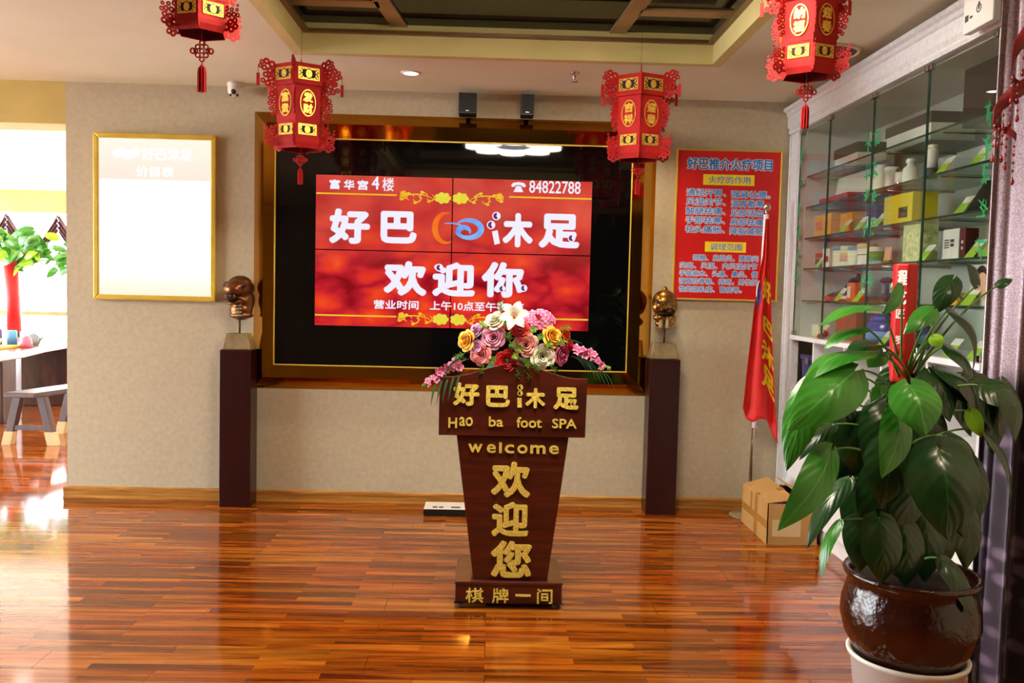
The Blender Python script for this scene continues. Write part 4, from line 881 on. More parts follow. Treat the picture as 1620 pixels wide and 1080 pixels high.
for nm, dy, dz, ry, rz, mm, dx in (('hair', 0.06, 0.10, 0.055, 0.075, hair, -0.002), ('face', 0.05, 0.085, 0.045, 0.06, skin, -0.0035)):
    b = MB(); b.ball((dx, dy, dz), (0.0012, ry, rz), 20, 12); b.build('portrait_'+nm, mm, t)
b = MB(); b.ball((-0.002, -0.06, 0.13), (0.001, 0.03, 0.02)); b.build('print', green, t)
carton('medicine_box', 'small cream carton on the bottom display shelf, farthest left', 'box', 5.62, 5.74, 0, 0.075, 2.09, 0.06, cream)
carton('tea_caddy', 'tall reddish brown tin on the bottom display shelf', 'tin', 5.04, 5.34, 0, 0.165, 2.09, 0.14, brownred, face=[(0.3, 0.5, 0.0, 1.0, redc)])
for y, lab in ((4.765, 'glossy blue lidded jar on the bottom display shelf, the farther one'), (4.475, 'glossy blue lidded jar on the bottom display shelf, the nearer one')):
    jar('blue_jar', lab, 'jar', y, 0, 2.14, [(0.085, 0), (0.095, 0.01), (0.10, 0.06), (0.095, 0.11), (0.08, 0.13)], blue, [(0.084, 0.13), (0.08, 0.155), (0.02, 0.17), (0.015, 0.185)], blue, (0.1005, 0.03, 0.075, sky))
t = thing('ornament', 'little red and white round ornament in front of the reddish brown tin', 'ornament', (2.05, 5.42, SH[0]))
b = MB(); b.ball((0, 0, 0.024), 0.024); b.build('ball', redc, t); b = MB(); b.ball((-0.01, 0, 0.034), (0.016, 0.018, 0.014)); b.build('cap', off, t)
# leaning price cards
CARDS = [(4.085, 4, 'leaning beside the tall slim white flask'), (3.79, 4, 'leaning alone at the near end of the second shelf'), (5.225, 3, 'leaning in front of the smaller amber carton'), (5.0, 3, 'leaning left of the paper fan'), (4.76, 3, 'leaning left of the big olive yellow carton'), (3.90, 3, 'leaning in front of the dark leather case'), (3.62, 3, 'at the near end of the third shelf'),
         (5.60, 2, 'leaning by the small red carton'), (4.22, 2, 'leaning beside the tall patterned pack'), (3.79, 2, 'leaning in front of the maroon box'), (3.68, 2, 'nearest to the post on the fourth shelf'), (5.25, 1, 'leaning at the heel of the sports shoe'), (4.97, 1, 'leaning right of the orange and white carton'), (4.00, 1, 'leaning left of the small orange carton'), (3.80, 1, 'leaning left of the oval portrait board'),
         (5.50, 0, 'leaning by the small cream carton'), (4.62, 0, 'leaning between the two glossy blue jars'), (3.93, 0, 'on the bottom display shelf, behind the red plant pole'), (3.73, 0, 'on the bottom display shelf, nearest to the curtain')]
for y, sh, lab in CARDS:
    t = thing('price_card', 'pale green and white price card '+lab, 'price card', (2.045, y, SH[sh]), (0, 0, 0), 'price cards in the glass cabinet')
    def sl(z0, z1, x): return [(x(z0), -0.038, z0), (x(z0)+0.0015, -0.038, z0), (x(z0)+0.0015, 0.038, z0), (x(z0), 0.038, z0), (x(z1), -0.038, z1), (x(z1)+0.0015, -0.038, z1), (x(z1)+0.0015, 0.038, z1), (x(z1), 0.038, z1)]
    b = MB(); b.hexa(sl(0.001, 0.05, lambda z: 0.75*z)); b.build('printed_half', lime, t)
    b = MB(); b.hexa(sl(0.05, 0.08, lambda z: 0.75*z)); b.build('white_half', off, t)
bn = thing('storage_bin', 'dark violet lidded bin in the open compartment under the glass doors', 'bin', (2.03, 5.57, 0.8505))
b = MB(); b.hexa([(0, -0.13, 0), (0.24, -0.13, 0), (0.24, 0.13, 0), (0, 0.13, 0), (-0.01, -0.14, 0.215), (0.25, -0.14, 0.215), (0.25, 0.14, 0.215), (-0.01, 0.14, 0.215)]); b.build('body', M['indigo'], bn, bevel=0.01)
b = MB(); b.box(-0.018, 0.255, -0.148, 0.148, 0.215, 0.25); b.build('lid', M['indigo'], bn, bevel=0.01)
b = MB(); b.box(-0.026, -0.018, -0.03, 0.03, 0.19, 0.235); b.build('latch', M['chrome'], bn)
cbx = thing('control_box', 'white box with grey printed symbols on the near end of the cabinet cornice', 'box', (1.885, 3.41, 2.545))
b = MB(); b.box(0, 0.034, 0, 0.215, 0, 0.18); b.build('case', M['white'], cbx, bevel=0.004)
b = MB(); b.annulus((-0.0005, 0.10, 0.075), 0.013, 0.018, Vector((0, 1, 0)), Vector((0, 0, 1)), Vector((1, 0, 0)), 0.001, 20); b.box(-0.001, 0, 0.095, 0.105, 0.07, 0.1); b.build('power_symbol', M['rubber'], cbx)
b = MB(); b.box(-0.001, 0, 0.145, 0.165, 0.05, 0.06); b.box(-0.001, 0, 0.175, 0.20, 0.045, 0.07); b.build('printed_mark', M['rubber'], cbx)
b = MB(); b.box(-0.001, 0, 0.02, 0.06, 0.125, 0.165); b.build('display_window', M['lens'], cbx)
b = MB(); b.box(-0.001, 0, 0.11, 0.135, 0.14, 0.16); b.box(-0.001, 0, 0.16, 0.185, 0.13, 0.15); b.build('red_mark', M['ribbon'], cbx)

# ------------------------------------------------------------------ flag, carton, floor player
fl = thing('flag_stand', 'red flag with yellow lettering on a chrome stand by the cabinet', 'flag', (0, 0, 0))
def px_(z): return 1.738+(z/2.02)*0.042
PYF = 5.80
b = MB(); b.lathe([(0.125, 0), (0.125, 0.008), (0.11, 0.016), (0.02, 0.022), (0.016, 0.05)], 36, (1.738, PYF, 0)); b.build('base', M['stonebase'], fl)
b = MB(); b.tube([(px_(0.02), PYF, 0.02), (px_(1.66), PYF, 1.66)], 0.011, 14); b.build('pole', M['chrome'], fl)
b = MB(); b.tube([(px_(1.60), PYF, 1.60), (px_(2.0), PYF, 2.0)], 0.017, 14); b.build('sleeve', M['twhite'], fl)
b = MB(); b.ball((px_(2.05), PYF, 2.05), 0.027, 18, 12); b.tube([(px_(2.0), PYF, 2.0), (px_(2.03), PYF, 2.03)], 0.01); b.build('finial', M['chrome'], fl)
def ip(tab, t):
    for (a, b_), (c_, d) in zip(tab, tab[1:]):
        if a <= t <= c_: return b_+(d-b_)*(t-a)/(c_-a)
    return tab[-1][1] if t > tab[-1][0] else tab[0][1]
FL_L = [(0, 1.765), (0.2, 1.752), (0.3, 1.728), (0.48, 1.70), (0.62, 1.684), (0.8, 1.662), (1, 1.643)]
FL_R = [(0, 1.785), (0.2, 1.802), (0.3, 1.812), (0.48, 1.832), (0.62, 1.85), (0.8, 1.873), (1, 1.905)]
FL_B = [(0, 0.73), (0.2, 0.66), (0.36, 0.64), (0.45, 0.67), (0.6, 0.66), (0.8, 0.58), (1, 0.505)]
def flag_pt(u, v):
    zb = ip(FL_B, u); z = 1.97+(zb-1.97)*v
    s_ = u+0.05*math.sin(u*9+v*2); s_ = min(1, max(0, s_))
    y = PYF-0.03-(0.012+0.035*v)*(0.5+0.5*math.cos(u*11.5+0.8))-0.02*v*math.sin(u*3.1)
    return Vector((ip(FL_L, v)+(ip(FL_R, v)-ip(FL_L, v))*s_, y, z))
b = MB(); b.grid(flag_pt, 60, 60); b.build('cloth', M['flag'], fl, solid=0.002)
def on_flag(off_):
    def f(co):
        p = flag_pt(co.x, co.z); return p+Vector((0, -off_, 0))
    return f
def flag_text(pieces, mat, name):
    out = MB()
    for s_, u0, u1, v0, v1 in pieces:
        bm = fit_text(s_, 0, 1, 0, 1, 0.05)
        bmesh.ops.triangulate(bm, faces=bm.faces[:]); bmesh.ops.subdivide_edges(bm, edges=bm.edges[:], cuts=2, use_grid_fill=True)
        d = {}
        for v in bm.verts: d[v] = out.bm.verts.new(on_flag(0.004)(Vector((u0+(u1-u0)*v.co.x, 0, v1+(v0-v1)*v.co.z))))
        for f in bm.faces:
            try: out.bm.faces.new([d[v] for v in f.verts])
            except ValueError: pass
        bm.free()
    return out.build(name, mat, fl)
flag_text([('好', 0.45, 0.95, 0.29, 0.40), ('巴', 0.52, 0.98, 0.48, 0.56), ('沐', 0.48, 0.98, 0.60, 0.70), ('足', 0.5, 0.98, 0.72, 0.83)], M['fyellow'], 'lettering')
b = MB()
for a0, a1, r_ in ((60, 300, 1.0), (-100, 120, 0.7), (100, 330, 0.45)):
    pts = [on_flag(0.005)(Vector((0.22+0.17*r_*math.cos(R(a0+(a1-a0)*k/20)), 0, 0.385+0.05*r_*math.sin(R(a0+(a1-a0)*k/20))))) for k in range(21)]
    b.tube(pts, 0.005, 6)
b.build('emblem', M['fblue'], fl)
b = MB(); b.tube([on_flag(0.005)(Vector((0.2+0.2*math.cos(R(80+10*k)), 0, 0.365+0.055*math.sin(R(80+10*k))))) for k in range(18)], 0.004, 6); b.build('emblem_crescent', M['twhite'], fl)
b = MB(); b.tube([(px_(0.66), PYF-0.016, 0.66), (px_(0.60), PYF-0.014, 0.595)], 0.014, 10); b.tube([(px_(0.61), PYF-0.02, 0.62), (px_(0.61)+0.03, PYF-0.02, 0.585)], 0.003, 6); b.build('tie_cord', M['twhite'], fl)

bx = thing('cardboard_box', 'half open taped brown cardboard box on the floor against the cabinet', 'box', (0, 0, 0))
A0, A1, B0, B1, BH = 1.652, 1.958, 5.125, 5.66, 0.245
b = MB(); t_ = 0.006
b.box(A0, A1, B0, B1, 0.001, t_); b.box(A0, A0+t_, B0, B1, t_, BH); b.box(A1-t_, A1, B0, B1, t_, BH); b.box(A0, A1, B0, B0+t_, t_, BH); b.box(A0, A1, B1-t_, B1, t_, BH); b.build('body', M['card'], bx)
def flap(p, name='flap'):
    b = MB(); q = [Vector(v) for v in p]; n = (q[1]-q[0]).cross(q[3]-q[0]).normalized()*0.004
    b.hexa([v for v in q]+[v+n for v in q]); return b.build(name, M['card'], bx)
flap([(A0, B0+0.005, BH), (A0+0.165, B0-0.005, BH+0.028), (A0+0.16, B1-0.01, BH+0.05), (A0, B1-0.005, BH)])
flap([(A1-0.002, B0+0.08, BH), (A1-0.002, B1-0.005, BH), (A1-0.10, B1-0.02, BH+0.055), (A1-0.10, B0+0.11, BH+0.045)])
flap([(A0+0.01, B1, BH), (A1-0.01, B1, BH), (A1-0.02, B1-0.10, BH+0.015), (A0+0.02, B1-0.10, BH+0.015)])
b = MB(); b.box(A0+0.02, A1-0.02, B0+0.1, B1-0.12, 0.1, 0.2); b.build('contents', M['indigo'], bx)
b = MB(); b.box(A0-0.0012, A0-0.0002, B0+0.20, B0+0.26, 0.002, BH); b.box(A0-0.0014, A0-0.0003, B0+0.002, B1-0.002, 0.095, 0.14); b.box(A0-0.0013, A0-0.0002, B0+0.31, B0+0.35, 0.1, BH); b.build('tape', M['tape'], bx)
b = MB(); b.hexa([(A0+0.001, B0+0.20, BH+0.005), (A0+0.165, B0+0.20, BH+0.042), (A0+0.165, B0+0.26, BH+0.045), (A0+0.001, B0+0.26, BH+0.005), (A0+0.001, B0+0.20, BH+0.006), (A0+0.165, B0+0.20, BH+0.043), (A0+0.165, B0+0.26, BH+0.046), (A0+0.001, B0+0.26, BH+0.006)]); b.build('tape', M['tape'], bx)
b = MB(); b.box(A0+0.03, A0+0.20, B0-0.001, B0-0.0002, 0.05, 0.15); b.build('torn_label', tan_, bx)

pl = thing('media_player', 'low black-fronted box with white top on the floor by the skirting', 'player', (-0.27, 5.74, 0))
b = MB(); b.box(-0.145, 0.28, -0.09, 0.10, 0.006, 0.046); b.build('case', M['white'], pl, bevel=0.002)
b = MB(); b.box(-0.146, 0.281, -0.0925, -0.0895, 0.004, 0.044); b.build('front_panel', M['black'], pl)
b = MB()
for x in (-0.09, -0.05, 0.03, 0.06): b.box(x, x+0.03, -0.06, -0.02, 0.0461, 0.0466)
b.build('printed_mark', M['rubber'], pl)
for x in (-0.12, 0.25):
    for y in (-0.07, 0.08): b = MB(); b.lathe([(0.01, 0), (0.01, 0.008)], 10, (x, y, 0)); b.build('foot', M['rubber'], pl)

# ------------------------------------------------------------------ hanging lanterns
KNOT = [(0, 0, 0.0095), (0.0135, 0.0135, 0.0095), (-0.0135, 0.0135, 0.0095), (0.0135, -0.0135, 0.0095), (-0.0135, -0.0135, 0.0095), (0, 0.027, 0.0095), (0, -0.027, 0.0095), (0.029, 0, 0.011), (-0.029, 0, 0.011), (0.02, 0.0, 0.008), (-0.02, 0, 0.008)]
TOPF = [(.012, .44, .02), (.042, .452, .018), (.066, .446, .013), (.022, .405, .02), (.054, .418, .016), (.02, .366, .018), (.046, .382, .016), (.034, .338, .017), (.06, .35, .014), (.075, .425, .012), (.012, .33, .013)]
MIDF = [(.006, .30, .014), (.024, .285, .014), (.008, .272, .013), (.032, .262, .013), (.012, .245, .014), (.034, .235, .013), (.012, .217, .013), (.028, .207, .012), (.008, .19, .012), (.02, .178, .01)]
BOTF = [(.004, .03, .02), (.03, .018, .017), (.052, .03, .016), (.026, .052, .016), (.05, .058, .014), (.064, .08, .011), (.044, .085, .013), (.06, .105, .009), (.018, .085, .014), (.064, .125, .006), (.006, .115, .012), (.032, .108, .011)]
def hexring(b, prof, mi=0, cap_top=False):
    vs = []; fs = []
    for r_, z in prof:
        for k in range(6): vs.append((r_*math.cos(k*math.pi/3), r_*math.sin(k*math.pi/3), z))
    for i in range(len(prof)-1):
        for k in range(6): fs.append((i*6+k, i*6+(k+1) % 6, (i+1)*6+(k+1) % 6, (i+1)*6+k))
    if cap_top: fs.append(tuple((len(prof)-1)*6+k for k in range(6)))
    b.faces(vs, fs, mi)
def lantern(label, loc, rz, S, pairs, hang):
    t = thing('lantern', label, 'lantern', loc, (0, 0, 0), 'red paper festival lanterns')
    Rm = Matrix.Rotation(rz, 4, 'Z') @ Matrix.Scale(S, 4)
    def bake(b):
        bmesh.ops.transform(b.bm, matrix=Rm, verts=b.bm.verts); return b
    b = MB(); hexring(b, [(0.128, .325), (0.150, .332), (0.152, .34), (0.150, .438), (0.146, .444)], 0, True); up = bake(b).build('upper_tier', M['red'], t)
    b = MB(); hexring(b, [(0.133, .14), (0.139, .235), (0.137, .328)]); bd = bake(b).build('body', M['red'], t)
    b = MB(); hexring(b, [(0.116, 0), (0.130, .028), (0.132, .045), (0.130, .145), (0.128, .15)]); lo = bake(b).build('lower_tier', M['red'], t)
    b = MB(); hexring(b, [(0.112, 0.004), (0.126, .03), (0.126, .3)]); hexring(b, [(0.126, .15), (0.0, .151)]); bake(b).build('lining', M['reddeep'], t)
    for k in range(6):
        ang = math.pi/6+k*math.pi/3; n = Vector((math.cos(ang), math.sin(ang), 0)); u = Vector((-math.sin(ang), math.cos(ang), 0)); w = Vector((0, 0, 1))
        for R0, zc, hw, hh, par in ((0.1515, .388, .058, .032, up), (0.132, .097, .050, .029, lo)):
            ap = R0*0.8660+0.0015; c0 = n*ap+w*zc
            def rect(b, u0, u1, v0, v1, d=0.0016):
                p = [c0+u*uu+w*vv+n*dd for dd in (0, d) for uu, vv in ((u0, v0), (u1, v0), (u1, v1), (u0, v1))]; b.hexa(p)
            b = MB(); rect(b, -hw, hw, -hh, hh, 0.0008); bake(b).build('cutout_backing', M['darkpanel'], par)
            b = MB(); f = 0.0055
            for q in ((-hw, hw, -hh, -hh+f), (-hw, hw, hh-f, hh), (-hw, -hw+f, -hh, hh), (hw-f, hw, -hh, hh)): rect(b, *q)
            for sx in (-1, 1):
                for sz in (-1, 1):
                    rect(b, sx*hw*0.78-0.004, sx*hw*0.78+0.004, sz*hh*0.55-0.006, sz*hh*0.55+0.006); rect(b, sx*hw*0.55-0.004, sx*hw*0.55+0.004, sz*hh*0.75-0.004, sz*hh*0.75+0.006)
                    rect(b, sx*hw*0.3-0.008, sx*hw*0.3+0.008, sz*hh*0.82-0.005, sz*hh*0.82+0.004); rect(b, sx*hw*0.68-0.003, sx*hw*0.68+0.003, sz*hh*0.3-0.006, sz*hh*0.3+0.006)
                rect(b, sx*hw*0.86-0.004, sx*hw*0.86+0.004, -0.005, 0.005)
            b.annulus(c0+n*0.0008, 0.0005, hh*0.68, u*0.8, w, n, 0.0016, 16)
            bake(b).build('gold_band', M['goldfoil'], par)
        ap = 0.139*0.866+0.0012; c0 = n*ap+w*.236
        b = MB(); b.annulus(c0, 0.066, 0.072, u*0.6, w, n, 0.002, 28); ov = bake(b).build('gold_oval', M['goldfoil'], bd)
        two = pairs[k % len(pairs)]
        def fn(co, c0=c0, u=u, n=n): return Rm @ (c0+u*co.x+Vector((0, 0, co.z))-n*co.y)
        letters([(two[0], -0.027, 0.027, 0.004, 0.056, 0.05), (two[1], -0.027, 0.027, -0.056, -0.004, 0.05)], 'lettering', M['goldfoil'], ov, 0.0, 0.0012, fn)
        va = k*math.pi/3; e = Vector((math.cos(va), math.sin(va), 0)); nn = Vector((-math.sin(va), math.cos(va), 0))
        for lst, R0, nm, pr in ((TOPF, .148, 'top_fin', up), (MIDF, .136, 'side_fin', bd), (BOTF, .128, 'lower_fin', lo)):
            b = MB()
            for r_, z, q in lst: b.annulus(e*(R0+r_)+w*z, q*0.33, q*1.04, e, w, nn, 0.003, 9)
            if nm == 'top_fin':
                c_ = e*(R0+.086); hw = 0.009
                p = [c_+e*sx+w*z+nn*d for d in (-.0015, .0015) for sx, z in ((-hw, .318), (hw, .318), (hw, .385), (-hw, .385))]; b.hexa(p); b.tube([c_+w*.385, c_+w*.425], 0.0015, 5)
            bake(b).build(nm, M['red'], pr)
    b = MB(); b.lathe([(0.012, .444), (0.01, .46), (0.004, .475), (0.002, .49)], 10); bake(b).build('finial', M['red'], t)
    b = MB(); b.tube([(0, 0, .48*S), (0, 0, hang-loc[2])], 0.0009, 5); b.build('hanging_thread', M['ribbon'], t)
    b = MB(); b.tube([(0, 0, .15*S), (0, 0, -0.018)], 0.0014, 5); b.tube([(0, 0, -0.085), (0, 0, -0.098)], 0.0022, 5); b.build('cord', M['ribbon'], t)
    b = MB()
    for x, z, q in KNOT: b.annulus((x, 0, z-0.052), q*0.55, q, Vector((1, 0, 0)), Vector((0, 0, 1)), Vector((0, 1, 0)), 0.004, 12)
    b.build('knot', M['red'], t)
    b = MB()
    for q in range(4):
        a = q*math.pi/4+0.2; d = Vector((math.cos(a), math.sin(a), 0)); nn = Vector((-d.y, d.x, 0))*0.0012
        prof_ = [(0.003, -0.096), (0.012, -0.108), (0.0145, -0.125), (0.0145, -0.185)]
        pl_ = [(r_, z) for r_, z in prof_]+[(0.009, -0.18), (0.004, -0.187), (-0.003, -0.181), (-0.009, -0.187)]+[(-r_, z) for r_, z in reversed(prof_)]
        vs = [d*r_+Vector((0, 0, z))+nn*s_ for s_ in (-1, 1) for r_, z in pl_]; m_ = len(pl_)
        b.faces(vs, [tuple(range(m_)), tuple(range(2*m_-1, m_-1, -1))]+[(i, (i+1) % m_, m_+(i+1) % m_, m_+i) for i in range(m_)])
    b.build('tassel', M['red'], t)
    return t
# the two faces turned to the door: index 4 and 3 of the hexagon
def faces_for(a, b_, rest): 
    out = [rest]*6; out[3] = a; out[4] = b_; return out
lantern('red lantern reading 富贵 and 发财 at the left corner above the screen', (-1.072, 4.93, 2.205), R(30), 1.0, faces_for('富贵', '发财', '吉祥'), 2.93)
lantern('red lantern reading 吉祥 and 迎春 at the right corner above the screen', (0.782, 4.9, 2.195), R(22), 1.0, faces_for('吉祥', '迎春', '富贵'), 2.93)
lantern('nearest red lantern, cut by the top edge over the left of the hall', (-0.98, 3.0, 2.285), R(43), 0.70, faces_for('恭喜', '发财', '富贵'), 2.93)
lantern('red lantern reading 纳福 and 迎春 in front of the glass cabinet', (1.142, 3.3, 2.278), R(20), 0.79, faces_for('纳福', '迎春', '吉祥'), 2.93)

# ------------------------------------------------------------------ potted climbing plant
pp = thing('potted_plant', 'big glossy climbing plant in an oxblood glazed pot, red paper round its pole', 'potted plant', (0, 0, 0))
PC = Vector((1.43, 2.90, 0))
b = MB(); b.lathe([(0.10, 0.175), (0.13, 0.172), (0.14, 0.19), (0.155, 0.235), (0.172, 0.28), (0.205, 0.335), (0.222, 0.40), (0.218, 0.45), (0.203, 0.505), (0.20, 0.525), (0.214, 0.54), (0.218, 0.553), (0.212, 0.562), (0.198, 0.556), (0.19, 0.52)], 64, PC, cap=False)
b.lathe([(0.0005, 0.174), (0.13, 0.172)], 64, PC, cap=False); b.build('pot', M['pot'], pp)
b = MB(); b.lathe([(0.0005, 0.525), (0.10, 0.53), (0.195, 0.52)], 40, PC, cap=False); b.build('soil', M['soil'], pp)
b = MB(); b.tube([(1.42, 2.95, 0.52), (1.40, 2.95, 1.0), (1.392, 2.95, 1.22)], 0.034, 16); b.build('climbing_pole', M['moss'], pp)
PXC, PYC = 1.384, 2.952
hexv = [(PXC+0.0415*math.cos(R(60*k+20)), PYC+0.0415*math.sin(R(60*k+20))) for k in range(6)]
b = MB(); b.prism(hexv, 1.19, 1.588, 'z'); wrap = b.build('red_paper_wrap', M['redpaper'], pp, bevel=0.006)
def wrapface(a, r_=0.0375):
    n = Vector((math.cos(R(a)), math.sin(R(a)), 0)); u = Vector((-n.y, n.x, 0))
    return lambda co: Vector((PXC, PYC, 0))+n*(r_)+u*co.x+Vector((0, 0, co.z))-n*co.y
letters([('程', -0.014, 0.017, 1.515, 1.567, 0.04), ('艺', -0.014, 0.017, 1.452, 1.50, 0.04), ('匠', -0.014, 0.014, 1.405, 1.436, 0.03), ('罗', -0.012, 0.012, 1.318, 1.347, 0.02)], 'lettering', M['twhite'], wrap, 0.0, 0.0006, wrapface(-130))
letters([('祝', -0.017, 0.012, 1.525, 1.562, 0.04), ('您', -0.017, 0.012, 1.47, 1.51, 0.04), ('新', -0.015, 0.012, 1.425, 1.455, 0.02), ('春', -0.015, 0.012, 1.345, 1.38, 0.02)], 'lettering', M['twhite'], wrap, 0.0, 0.0006, wrapface(-10))
PROF = [(0.0, 0.10), (0.02, 0.42), (0.06, 0.68), (0.13, 0.88), (0.24, 0.99), (0.36, 1.0), (0.5, 0.93), (0.64, 0.78), (0.77, 0.56), (0.88, 0.32), (0.95, 0.14), (1.0, 0.01)]
LEAVES = [  # base xyz, tip xyz, width, roll about the midrib, droop, shade of green
(1.122,2.700,1.242, 0.891,2.580,1.087, 0.173,12,0.10,1),
(1.200,2.800,1.298, 0.947,2.660,1.231, 0.121,62,0.06,1),
(1.035,2.780,1.209, 0.917,2.700,0.940, 0.121,28,0.14,1),
(1.102,2.800,1.061, 0.973,2.740,0.963, 0.067,55,0.05,0),
(1.076,2.740,0.990, 0.891,2.600,0.768, 0.126,-12,0.10,1),
(1.182,2.850,0.877, 1.007,2.750,0.684, 0.080,50,0.08,0),
(1.119,2.750,0.762, 1.033,2.700,0.599, 0.051,62,0.10,1),
(1.262,2.620,1.207, 1.286,2.550,1.077, 0.159,0,0.10,1),
(1.250,2.660,1.125, 1.193,2.600,0.932, 0.120,-14,0.10,1),
(1.391,2.680,1.007, 1.388,2.580,0.756, 0.218,10,0.12,0),
(1.430,2.720,1.044, 1.553,2.720,0.955, 0.070,-25,0.10,0),
(1.470,2.880,1.246, 1.623,2.800,1.088, 0.105,-40,0.25,0),
(1.560,2.750,1.203, 1.644,2.700,1.149, 0.109,-20,0.12,0),
(1.592,2.800,1.055, 1.669,2.720,0.860, 0.075,-45,0.08,0),
(1.546,2.800,1.115, 1.576,2.780,1.033, 0.052,30,0.05,2),
(1.262,2.850,1.435, 1.025,2.750,1.416, 0.088,64,0.14,1),
(1.188,2.800,1.374, 1.034,2.740,1.314, 0.071,58,0.05,1),
(1.256,2.860,1.317, 1.133,2.800,1.288, 0.089,35,0.10,0),
(1.294,2.780,1.508, 1.226,2.740,1.419, 0.059,-30,0.05,1),
(1.379,2.740,1.441, 1.263,2.680,1.368, 0.066,20,0.06,1),
(1.520,2.900,1.541, 1.446,2.860,1.429, 0.082,20,0.10,0),
(1.521,2.950,1.516, 1.590,2.950,1.475, 0.042,-30,0.05,0),
(1.631,2.950,1.525, 1.594,2.950,1.598, 0.063,25,0.05,0),
(1.698,2.950,1.522, 1.748,2.950,1.549, 0.038,-35,0.04,0),
(1.508,2.900,1.438, 1.637,2.850,1.252, 0.082,-42,0.30,0),
(1.498,2.880,1.317, 1.595,2.840,1.221, 0.086,-38,0.16,0),
(1.424,2.820,1.350, 1.444,2.800,1.321, 0.048,10,0.05,2),
(1.412,3.020,1.533, 1.365,3.020,1.506, 0.043,30,0.05,1),
(1.276,2.860,1.293, 1.223,2.840,1.248, 0.069,20,0.05,1),
(1.251,2.780,1.189, 1.200,2.760,1.150, 0.047,40,0.20,1),
(1.299,2.860,1.123, 1.219,2.800,0.944, 0.141,0,0.10,0),
(1.259,2.920,1.071, 1.208,2.900,0.861, 0.129,10,0.10,0),
(1.389,2.860,0.915, 1.340,2.800,0.698, 0.154,-10,0.10,0),
(1.305,2.860,0.913, 1.262,2.820,0.654, 0.170,0,0.10,0),
(1.261,2.900,0.862, 1.217,2.860,0.637, 0.144,12,0.10,0),
(1.457,2.900,0.780, 1.472,2.860,0.524, 0.144,0,0.10,0),
(1.265,2.800,0.759, 1.268,2.740,0.561, 0.142,0,0.10,0),
(1.228,2.860,0.743, 1.215,2.800,0.582, 0.113,10,0.10,0),
(1.358,2.820,0.735, 1.354,2.760,0.545, 0.128,0,0.10,0),
(1.458,2.760,0.640, 1.534,2.680,0.491, 0.085,-20,0.10,0),
(1.597,2.920,0.777, 1.635,2.900,0.556, 0.129,-10,0.10,0),
(1.621,2.940,0.925, 1.674,2.940,0.686, 0.139,-10,0.10,0),
(1.466,2.950,1.093, 1.519,2.950,0.899, 0.147,0,0.10,0),
(1.575,2.960,1.180, 1.660,2.960,1.009, 0.127,-20,0.10,0),
(1.373,2.950,1.220, 1.336,2.950,1.090, 0.118,20,0.10,0),
(1.221,2.950,1.002, 1.142,2.920,0.833, 0.096,20,0.10,0),
(1.627,2.980,1.223, 1.699,2.980,1.116, 0.094,-20,0.10,0),
(1.557,3.000,0.668, 1.608,3.000,0.534, 0.129,0,0.10,0),
(1.440,2.860,1.230, 1.489,2.780,1.093, 0.129,-18,0.16,0),
(1.702,2.900,1.204, 1.755,2.860,1.006, 0.099,-20,0.10,0),
(1.183,2.920,1.113, 1.101,2.880,0.943, 0.116,15,0.10,0),
(1.210,2.920,1.207, 1.128,2.880,1.075, 0.108,25,0.10,0),
(1.521,2.900,1.207, 1.602,2.840,1.140, 0.102,-15,0.12,0),
(1.644,2.950,1.204, 1.723,2.900,1.020, 0.125,-10,0.10,0),
(1.294,2.800,1.008, 1.252,2.740,0.815, 0.158,5,0.10,0),
(1.184,2.930,0.940, 1.115,2.900,0.795, 0.096,10,0.10,0),
(1.539,2.900,0.867, 1.586,2.850,0.689, 0.144,-5,0.10,0),
(1.397,2.900,1.120, 1.410,2.860,0.915, 0.144,0,0.10,0),
(1.696,2.980,1.159, 1.741,2.960,0.945, 0.119,-10,0.10,0),
]
def leaf_mesh(base, tip, w, roll, droop, cup=0.22):
    base, tip = Vector(base), Vector(tip); ax = tip-base; ln = ax.length; ax.normalize()
    view = Vector((0, -1, 0.25)); sd = ax.cross(view); sd = sd.normalized() if sd.length > 1e-3 else Vector((1, 0, 0))
    nr = sd.cross(ax).normalized()
    if nr.y > 0: nr = -nr; sd = -sd
    q = Matrix.Rotation(R(roll), 3, ax); sd = q @ sd; nr = q @ nr
    b = MB(); vs = {}; nv = 20; nu = 10
    rows = []
    for j in range(nv+1):
        t = j/nv; hw = ip(PROF, t)*w*0.5
        row = []
        for i in range(nu+1):
            s_ = -1+2*i/nu
            back = 0.20*w*(abs(s_)**2.0)*max(0, 1-t*4)      # heart-shaped shoulders behind the stalk
            p = base+ax*(t*ln-back)+sd*(s_*hw)
            p += nr*(-cup*hw*abs(s_)**1.6 + 0.10*ln*math.sin(math.pi*min(1, t*1.05))*(1 if droop < 0.2 else 1.6) - droop*ln*t*t + 0.012*w*math.sin(7*t+3*s_))
            row.append(p)
        rows.append(row)
    v = [[b.bm.verts.new(p) for p in r_] for r_ in rows]
    for j in range(nv):
        for i in range(nu):
            f = b.bm.faces.new((v[j][i], v[j][i+1], v[j+1][i+1], v[j+1][i])); f.smooth = True
            for lp, (ii, jj) in zip(f.loops, ((i, j), (i+1, j), (i+1, j+1), (i, j+1))): lp[b.uv].uv = (-1+2*ii/nu, jj/nv)
    return b
